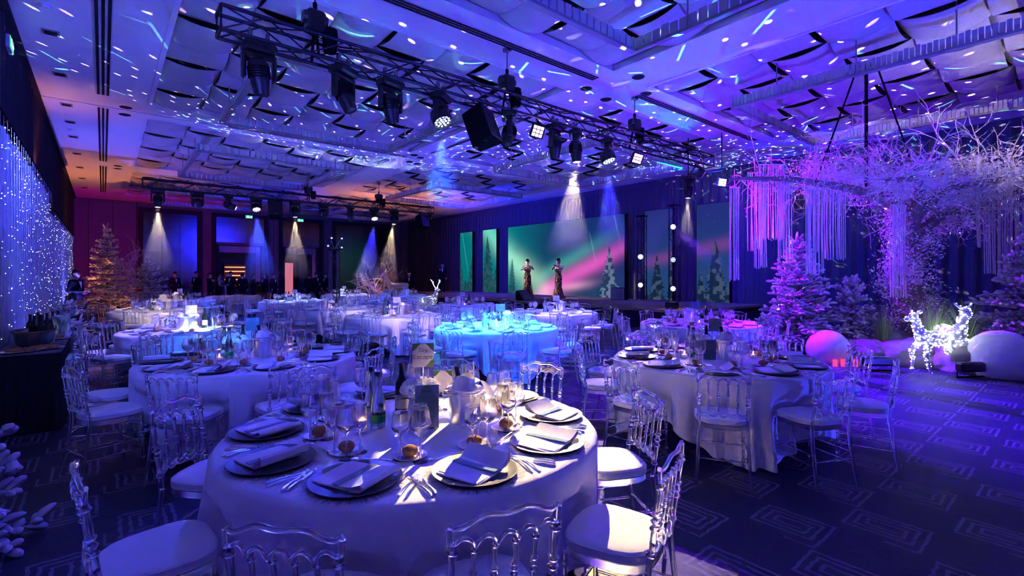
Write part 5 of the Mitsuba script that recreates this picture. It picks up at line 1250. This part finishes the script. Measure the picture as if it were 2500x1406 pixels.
# ------------------------------------------------------------------ deer
def deer_body(pose, s=1.0):
    """Bones of a deer facing +x, shoulder about 0.55, one foreleg lifted if pose says so."""
    B = []
    def b(p, q): B.append((p, q))
    b((-.30, 0, .56, .115), (.02, 0, .55, .118)); b((.02, 0, .55, .118), (.22, 0, .58, .105)); b((-.34, 0, .58, .085), (-.30, 0, .55, .11))
    b((.25, 0, .62, .085), (.36, 0, .80, .06)); b((.36, 0, .80, .06), (.40, 0, .92, .052))
    b((.40, 0, .93, .056), (.47, 0, .925, .05)); b((.47, 0, .92, .046), (.57, 0, .885, .026))
    b((-.38, 0, .63, .04), (-.44, 0, .60, .015))
    for sgn in (-1, 1):
        b((.39, sgn * .035, .97, .022), (.36, sgn * .10, 1.04, .012))
        y = sgn * .075
        if pose == 'walk':
            f = ((.20, y, .50, .05), (.25, y, .30, .03), (.20 if sgn > 0 else .34, y, .16, .022), (.16 if sgn > 0 else .30, y, .02, .02)) if sgn > 0 else ((.20, y, .50, .05), (.36, y, .36, .03), (.33, y, .20, .022), (.36, y, .06, .02))
            h = ((-.30, y, .50, .07), (-.22, y, .36, .045), (-.36, y, .22, .025), (-.30, y, .02, .02)) if sgn > 0 else ((-.32, y, .50, .07), (-.34, y, .36, .045), (-.48, y, .2, .025), (-.52, y, .02, .02))
        else:
            f = ((.20, y, .50, .05), (.21, y, .30, .03), (.20, y, .16, .022), (.21, y, .02, .02)); h = ((-.30, y, .50, .07), (-.26, y, .36, .045), (-.37, y, .22, .025), (-.33, y, .02, .02))
        for a, c in zip(f[:-1], f[1:]): b(a, c)
        for a, c in zip(h[:-1], h[1:]): b(a, c)
    m = hullbody(B, .03, 12, 6)
    return mesh(m.vertices * s, m.faces)
diffuse('deer_mesh', (0.8, 0.82, 0.85))
def light_deer(x, y, rz, s, pose, label, seed, antlers=False, nb=420):
    t = thing('light_deer', label, 'light figure'); M = mat(x, y, 0, rz, s)
    body = deer_body(pose)
    put('body', P(body, True), 'deer_mesh', t, M)
    pts, fi = trimesh.sample.sample_surface(body, nb, seed=seed); nn = body.face_normals[fi]
    ball = trimesh.creation.icosphere(0, .0105)
    tag(put('bulb', P(cat([mesh(ball.vertices * (.6 + .8 * (i % 7) / 7) + p + n * .008, ball.faces) for i, (p, n) in enumerate(zip(pts, nn))])), 'black_matt', t, M, **glow((5.0, 5.3, 5.8), .25)), 'tiny white lights', None, None, 'stuff')
    wires = []
    for z in np.arange(.05, 1.0, .035):
        sec = body.section([.12, .05, 1], [0, 0, z])
        if sec is None: continue
        for d in sec.discrete:
            if len(d) > 6: wires.append(tube(d[:-1], .0035, 3, closed=True))
    if wires: tag(put('wire_coil', P(cat(wires)), 'steel_dark', t, M), kind='stuff')
    if antlers:
        for sg in (-1, 1): put('antler', P(cat(tube([(.38, sg * .03, .97), (.34, sg * .12, 1.12), (.36, sg * .2, 1.28)], [.014, .012, .007], 6), tube([(.345, sg * .12, 1.12), (.42, sg * .16, 1.22)], [.01, .006], 5), tube([(.35, sg * .16, 1.2), (.28, sg * .2, 1.3)], [.01, .006], 5))), 'deer_mesh', t, M, **glow((6, 6.4, 7), .02))
light_deer(10.55, 1.78, PI - YAW + .25, 1.0, 'walk', 'white deer of tiny lights stepping left before the rocks', 1, nb=620)
light_deer(10.98, 1.62, -2.27 - .35, 1.1, 'stand', 'second white light deer standing close behind the first, head high', 2, nb=520)
light_deer(10.3, 17.6, -.2 + .6, 1.1, 'stand', 'small far light deer with antlers right of the stag', 3, True, 160)
# the stag statue
sg = thing('stag_statue', 'large pale stag statue with wide antlers lit orange at the back', 'statue')
SM = mat(9.95, 19.9, .32, PI + .1, 1.42)
put('body', P(deer_body('stand'), True), 'stag_coat', sg, SM)
for s_ in (-1, 1):
    main = [(.39, s_ * .03, .97), (.30, s_ * .12, 1.06), (.28, s_ * .24, 1.18), (.34, s_ * .30, 1.32)]
    put('antler', P(cat(tube(main, [.016, .014, .011, .006], 7), tube([(.30, s_ * .12, 1.06), (.40, s_ * .13, 1.18)], [.012, .005], 6), tube([(.285, s_ * .2, 1.14), (.22, s_ * .2, 1.28)], [.011, .005], 6), tube([(.30, s_ * .27, 1.25), (.40, s_ * .30, 1.30)], [.01, .005], 6))), 'antler', sg, SM)
put('plinth', P(box(9.4, 10.4, 19.4, 20.4, 0, .33, .02)), 'dark_cloth', sg)
# branch beside it with the orange light put into its colour, blue willow twigs in the corner
def twig_tree(x, y, z0, h, bs, label, seed, n=9, spread=.35):
    t = thing('twig_tree', label, 'branches'); rs = np.random.RandomState(seed)
    for i in range(n):
        out = []; e = np.array([rs.normal() * spread, rs.normal() * spread, 1]); e /= np.linalg.norm(e)
        twig(np.array([x + rs.uniform(-.08, .08), y + rs.uniform(-.08, .08), z0]), e, h * rs.uniform(.6, 1), .018, 2, out, rs)
        put('branch', P(cat(out)), bs, t)
    put('pot', P(lathe([(0, 0), (.16, 0), (.2, .3), (.0, .3)], 12)), 'dark_cloth', t, mat(x, y, 0))
twig_tree(9.25, 20.3, .28, 1.6, 'orange_lit_twig', 'coral like branches glowing orange left of the stag', 3, 14, .25)
twig_tree(.55, 27.6, .28, 2.2, 'white_twig', 'blue lit bare twigs between the two corner firs', 5, 9, .2)

# ------------------------------------------------------------------ buffet tables along the left curtain
def draped_table(name, x0, x1, y0, y1, h, label):
    t = thing(name, label, 'table')
    n = 160; per = []
    for a, b in (((x0, y0), (x1, y0)), ((x1, y0), (x1, y1)), ((x1, y1), (x0, y1)), ((x0, y1), (x0, y0))):
        for q in np.linspace(0, 1, n // 4, endpoint=False): per.append((a[0] + (b[0] - a[0]) * q, a[1] + (b[1] - a[1]) * q))
    per = np.array(per); c = np.array([(x0 + x1) / 2, (y0 + y1) / 2]); half = np.array([(x1 - x0) / 2, (y1 - y0) / 2])
    nrm = np.sign(per - c) * (np.abs(per - c) > half - .001); nrm = nrm / np.maximum(np.linalg.norm(nrm, axis=1, keepdims=True), 1e-9)
    s = np.arange(len(per)); rows = []
    for q in (0, .03, .1, .35, .7, 1.0):
        k = .004 + q * (.02 + .018 * np.sin(s * .9) + .012 * np.sin(s * .37))
        rows.append(np.hstack([per + nrm * k[:, None], np.full((len(per), 1), h - .01 - (h - .02) * q)]))
    v = np.array(rows).transpose(1, 0, 2); g = grid(v.reshape(-1, 3), len(per), 6, wrap_u=True)
    put('cloth_skirt', P(mesh(g.vertices, g.faces[:, ::-1]), 50), 'dark_cloth', t)
    put('cloth_top', P(box(x0 - .004, x1 + .004, y0 - .004, y1 + .004, h - .012, h, .004)), 'buffet_cloth', t)
diffuse('buffet_cloth', (.2, .2, .23))
draped_table('buffet_table', -.84, -.34, 6.97, 9.4, .80, 'dark draped buffet table with bottles and pastries at the left edge')
draped_table('buffet_table', -.80, -.36, 13.4, 18.6, .85, 'far dark draped buffet table beside the fairy light curtain')
H1 = .80
for i, (x, y) in enumerate(((-.62, 8.15), (-.60, 8.45), (-.56, 8.75), (-.52, 9.0), (-.66, 8.95), (-.48, 9.25), (-.7, 8.55))):
    wine_bottle(x, y, H1, f'dark wine bottle in the row on the near buffet, {ORD[i]} counted from the bread tub')
for i, (x, y) in enumerate(((-.45, 8.85), (-.41, 9.15), (-.55, 9.3))):
    t = thing('carafe', f'clear ribbed water jug at the far end of the near buffet, {["first", "second", "third"][i]} from the bottles', 'jug'); M = mat(x, y, H1)
    put('vessel', P(lathe([(0, 0), (.055, 0), (.06, .02), (.058, .16), (.07, .26)], 14), True), 'bottle_clear', t, M); put('rim', P(lathe([(.069, .258), (.072, .262), (.069, .264)], 14)), 'acrylic', t, M)
t = thing('wine_tub', 'wide oval tub with a brown rim holding bottles on the near buffet', 'tub'); M = mat(-.6, 7.72, H1, PI / 2)
put('bowl', P(moved(lathe([(0, .0), (.16, 0), (.2, .05), (.24, .17), (.232, .17), (.19, .05), (0, .012)], 26), mat(s=(1.25, .75, 1))), 40), 'steel_dark', t, M)
put('rim', P(moved(cat(tube([(.24 * math.cos(a), .24 * math.sin(a), .175) for a in np.linspace(0, 2 * PI, 30, endpoint=False)], .012, 6, closed=True)), mat(s=(1.25, .75, 1)))), 'wicker', t, M)
for i, (dx, dy) in enumerate(((.0, -.16), (.04, 0.02), (-.03, .16))):
    wine_bottle(0, 0, 0, f'dark wine bottle lying tilted in the oval tub on the near buffet, {["nearest", "middle", "farthest"][i]}', mat(-.6 + dx, 7.72 + dy, H1 + .03, i, 1, .0, .5 - .35 * i))
t = thing('ice_jug', 'glass jug of ice beside the oval tub', 'jug'); put('vessel', P(lathe([(0, 0), (.06, 0), (.07, .16), (.072, .2)], 14), True), 'bottle_clear', t, mat(-.5, 8.02, H1))
for k in range(8): put('ice_cube', P(box(-.016, .016, -.016, .016, 0, .03, .004)), 'acrylic', t, mat(-.5 + NR.uniform(-.03, .03), 8.02 + NR.uniform(-.03, .03), H1 + .012 + .035 * (k // 2), k))
for i, (x, y, n) in enumerate(((-.5, 7.3, 9), (-.66, 7.15, 8), (-.45, 8.35, 5))):
    w = ['nearest oval tray of pastries', 'left tray of pastries', 'small tray of pastries by the bottles'][i]
    t = thing('pastry_tray', f'{w} on the near buffet', 'tray'); put('dish', P(moved(lathe([(0, .004), (.11, .004), (.15, .02), (.155, .018), (.11, 0), (0, 0)], 24), mat(s=(1.15, .85, 1))), 35), 'silver', t, mat(x, y, H1 + .001, .5 * i))
    for k in range(n):
        a = k * 2.4; r = .035 * math.sqrt(k)
        tag(put('pastry', P(blob(.036, (0, 0, .022), 1, (1.2, .9, .65), .15, 2, k)), 'bread', None, mat(x + r * math.cos(a), y + r * math.sin(a), H1 + .006, a)), f'golden pastry lying on the {w}', 'pastry', f'pastries on the {w}')
for i in range(7): wine_bottle(-.6 + .06 * (i % 2), 14.2 + i * .45, .85, f'small far bottle on the far buffet table, {ORD[i]} from the near end', None, 1)
for i in range(5):
    k = thing('food_tray', f'pale tray of food on the far buffet, {ORD[i]} from the near end', 'tray'); put('dish', SAUCER[1], 'porcelain', k, mat(-.48, 13.9 + i * .9, .851, 0, 2)); put('food', P(blob(.09, (0, 0, .03), 1, (1, 1, .4), .3, 3, i)), 'bread', k, mat(-.48, 13.9 + i * .9, .86))

# ------------------------------------------------------------------ people
def hand(w, d, s, up=(0, 0, 1)):
    """Bones of a relaxed hand at wrist w pointing along d: palm, four fingers, a thumb."""
    w, d = np.array(w, float), np.array(d, float) / np.linalg.norm(d)
    u = np.array(up, float); side = np.cross(d, u)
    if np.linalg.norm(side) < .1: side = np.cross(d, [1, 0, 0])
    side /= np.linalg.norm(side); nrm = np.cross(side, d); B = []
    q = lambda a, b, c, r: tuple(w + d * a + side * b + nrm * c) + (r,)
    for b in (-.024, .024): B.append((q(.0, b * .6, 0, .022), q(.075, b, 0, .016)))
    for b, l in ((-.033, .052), (-.011, .068), (.011, .074), (.033, .062)):
        B.append((q(.08, b, 0, .0095), q(.08 + l * .55, b * 1.05, -.008, .0088))); B.append((q(.08 + l * .55, b * 1.05, -.008, .0088), q(.08 + l, b * 1.05, -.028, .0075)))
    B.append((q(.02, s * .03, -.005, .014), q(.055, s * .058, -.016, .0105))); B.append((q(.055, s * .058, -.016, .0105), q(.085, s * .06, -.028, .0085)))
    return B
def head_bones(z=1.62, fx=0.0):
    return [((0, 0, z + .03, .092), (0, .012, z + .015, .088)), ((0, .03, z - .02, .07), (0, .045, z - .07, .045)), ((0, .085, z - .005, .016), (0, .112, z - .028, .013)), ((0, .075, z - .062, .022), (0, .078, z - .066, .022)),
            ((-.088, -.005, z, .02), (-.09, -.012, z + .03, .016)), ((.088, -.005, z, .02), (.09, -.012, z + .03, .016)), ((0, -.01, z - .05, .055), (0, -.02, 1.44, .06))]
def arm(s, el, wr):
    sh = (s * .175, -.01, 1.41)
    return [(sh + (.055,), tuple(el) + (.042,)), (tuple(el) + (.040,), tuple(wr) + (.027,))]
def figure(arms, woman=False, stance=.09):
    """Templates of a standing figure facing +y: parts with their materials."""
    k = .9 if woman else 1.0
    torso = [((-.07 * k, 0, .98, .11 * k), (.07 * k, 0, .98, .11 * k)), ((0, 0, .98, .125 * k), (0, 0, 1.2, .115 * k)), ((-.09 * k, 0, 1.24, .1 * k), (.09 * k, 0, 1.24, .1 * k)), ((-.15 * k, -.01, 1.4, .06), (.15 * k, -.01, 1.4, .06)), ((-.08, 0, 1.3, .1 * k), (.08, 0, 1.38, .08)), ((.08, 0, 1.3, .1 * k), (-.08, 0, 1.38, .08))]
    legs = []
    for s in (-1, 1):
        legs += [((s * .085, 0, .92, .088 * k), (s * stance, .015, .5, .058 * k)), ((s * stance, .015, .5, .056 * k), (s * (stance + .005), -.02, .32, .052 * k)), ((s * (stance + .005), -.02, .32, .052 * k), (s * (stance + .005), -.02, .09, .036)), ((s * (stance + .005), -.03, .045, .036), (s * (stance + .025), .13, .03, .028))]
    A, Hd = [], []
    for s, (el, wr, hd) in zip((-1, 1), arms):
        A.append(arm(s, el, wr)); Hd += hand(wr, hd, -s)
    body = hullbody(torso + legs + [b for a in A for b in a] + head_bones() + Hd, .03, 10, 5)
    fat = lambda bs, d: [(tuple(p[:3]) + (p[3] + d,), tuple(q[:3]) + (q[3] + d,)) for p, q in bs]
    hairb = [((0, -.02, 1.665, .094), (0, -.035, 1.64, .09)), ((0, .02, 1.69, .08), (0, -.02, 1.7, .085))]
    if woman: hairb += [((0, -.07, 1.6, .07), (0, -.085, 1.68, .05))]
    eyes = cat(*[blob(.011, (s * .032, .088, 1.628), 1) for s in (-1, 1)])
    parts = [('body', P(body, True), 'skin'), ('hair', P(hullbody(hairb, .035, 10, 4), True), 'hair'), ('eyes', P(eyes), 'hair')]
    sleeves = [b for a in A for b in a]
    if woman: return parts, torso, legs, sleeves, fat
    jacket = hullbody(fat(torso, .018) + fat(sleeves, .012) + [((-.09, 0, .86, .115), (.09, 0, .86, .115))], .035, 10, 5)
    parts += [('jacket', P(jacket, True), 'suit'), ('trousers', P(hullbody(fat([l for i, l in enumerate(legs) if i % 4 < 3], .016), .035, 10, 4), True), 'suit')]
    shoes = [b for i, b in enumerate(legs) if i % 4 == 3]
    for b in shoes: parts.append(('shoe', P(hullbody(fat([b], .008), .03, 8, 3), True), 'black_gloss'))
    v = mesh(np.array([(-.05, .092, 1.445), (.05, .092, 1.445), (0, .14, 1.2), (-.04, .122, 1.36), (.04, .122, 1.36)]) + [0, .012, 0], [[0, 2, 3], [0, 3, 4], [0, 4, 1], [1, 4, 2], [3, 2, 4]])
    parts += [('shirt_front', P(cat(v, mesh(v.vertices, v.faces[:, ::-1]))), 'shirt'), ('bow_tie', P(cat(blob(1, (-.025, .112, 1.435), 1, (.024, .012, .016)), blob(1, (.025, .112, 1.435), 1, (.024, .012, .016)))), 'suit')]
    return parts
D_ = (0, .15, -1)
MAN = [figure((((-.24, -.03, 1.13), (-.22, .08, .9), D_), ((.24, -.03, 1.13), (.22, .08, .9), D_))),
       figure((((-.25, -.02, 1.13), (-.06, .24, 1.08), (.8, .4, -.1)), ((.25, -.02, 1.13), (.06, .25, 1.12), (-.8, .4, .1)))),
       figure((((-.24, -.03, 1.13), (-.22, .08, .9), D_), ((.26, .05, 1.16), (.16, .26, 1.3), (-.2, .5, .9))))]
def gown(arms, mat_):
    parts, torso, legs, sl, fat = figure(arms, True)
    sk = lathe([(.30, .01), (.24, .2), (.16, .5), (.165, .8), (.17, .95), (.125, 1.12), (.145, 1.27), (.13, 1.31)], 24)
    ru = lathe([(.34, .0), (.33, .05), (.29, .12)], 24)
    bod = moved(sk, mat(s=(1, .85, 1)))
    return parts + [('gown', P(bod, True), mat_), ('hem_ruffle', P(moved(ru, mat(s=(1, .9, 1))), True), mat_)]
LADY = gown((((-.22, -.03, 1.13), (-.1, .2, 1.06), (.6, .6, 0)), ((.22, -.03, 1.13), (.1, .2, 1.06), (-.6, .6, 0))), 'suit')
PERF = gown((((-.26, .16, 1.30), (-.08, .40, 1.46), (.5, .6, .1)), ((.27, .14, 1.27), (.04, .36, 1.42), (-.6, .5, .1))), 'sequin_cloth')
def person(tpl, x, y, z, rz, label, s=1.0, group=None):
    t = thing('person', label, 'person', group); M = mat(x, y, z, rz, s)
    for nm, p, b in tpl: put(nm, p, b, t, M)
scene['mat_sequin_cloth'] = {'type': 'twosided', 'b': {'type': 'diffuse', 'reflectance': mikit.proc(lambda p, n, uv: mikit.mix((.03, .02, .015), (.95, .62, .3), mikit.smoothstep(.62, .72, mikit.noise(p.x * 38, p.y * 38, p.z * 38))))}}
person(PERF, 15.45, 15.35, SH, 1.9, 'performer in a gold sequined gown before the big screen, arms raised forward')
person(PERF, 15.05, 16.95, SH, 2.4, 'performer in a gold sequined gown left of the big screen before the dark gap')
G = [(2.75, 0, .3, 'man in a dark suit standing before the first mirrored bay', 1.0), (3.6, 1, -.9, 'man in a dark suit and white shirt front facing right before the mirrored bay', 1.02), (4.2, 2, .9, 'dark suited guest at the right frame of the mirrored bay', .98), (4.6, 'L', 1.6, 'woman in a dark dress beside the mirrored bay', .98),
     (5.12, 1, -.6, 'man in a dark jacket left of the striped orange doorway', 1.02), (5.75, 0, 2.8, 'guest in dark clothes at the left of the striped orange doorway', .98), (6.2, 2, 1.4, 'guest in dark clothes below the bouquet in the doorway', .95), (6.75, 1, -1.2, 'guest in dark clothes before the glowing shelf', .97), (7.3, 0, .6, 'guest in dark clothes below the white wall lamp', .96),
     (9.1, 2, 2.7, 'guest in dark clothes at the left of the pink doorway', .97), (9.5, 1, .4, 'guest in dark clothes in the middle of the pink doorway', 1.0), (10.15, 0, -1.1, 'guest in dark clothes right of the pink doorway', .98), (12.2, 1, .2, 'man in a dark suit left of the orange lit mirrored bay', 1.0)]
for x, k, rz, lb, s in G: person(LADY if k == 'L' else MAN[k], x, 29.5 - .35 * (k != 0), 0, rz + PI, lb, s)
person(MAN[0], 12.9, 24.3, 0, 2.6, 'man in a dark suit seen from behind left of the glowing branches', 1.03)
person(MAN[2], 15.7, 25.4, SH, 2.6, 'musician in the blue dark left of the narrow screens', 1.0)
person(MAN[1], -.62, 19.6, 0, -2.2, 'bartender in black behind the far buffet before the tall fir', 1.0)
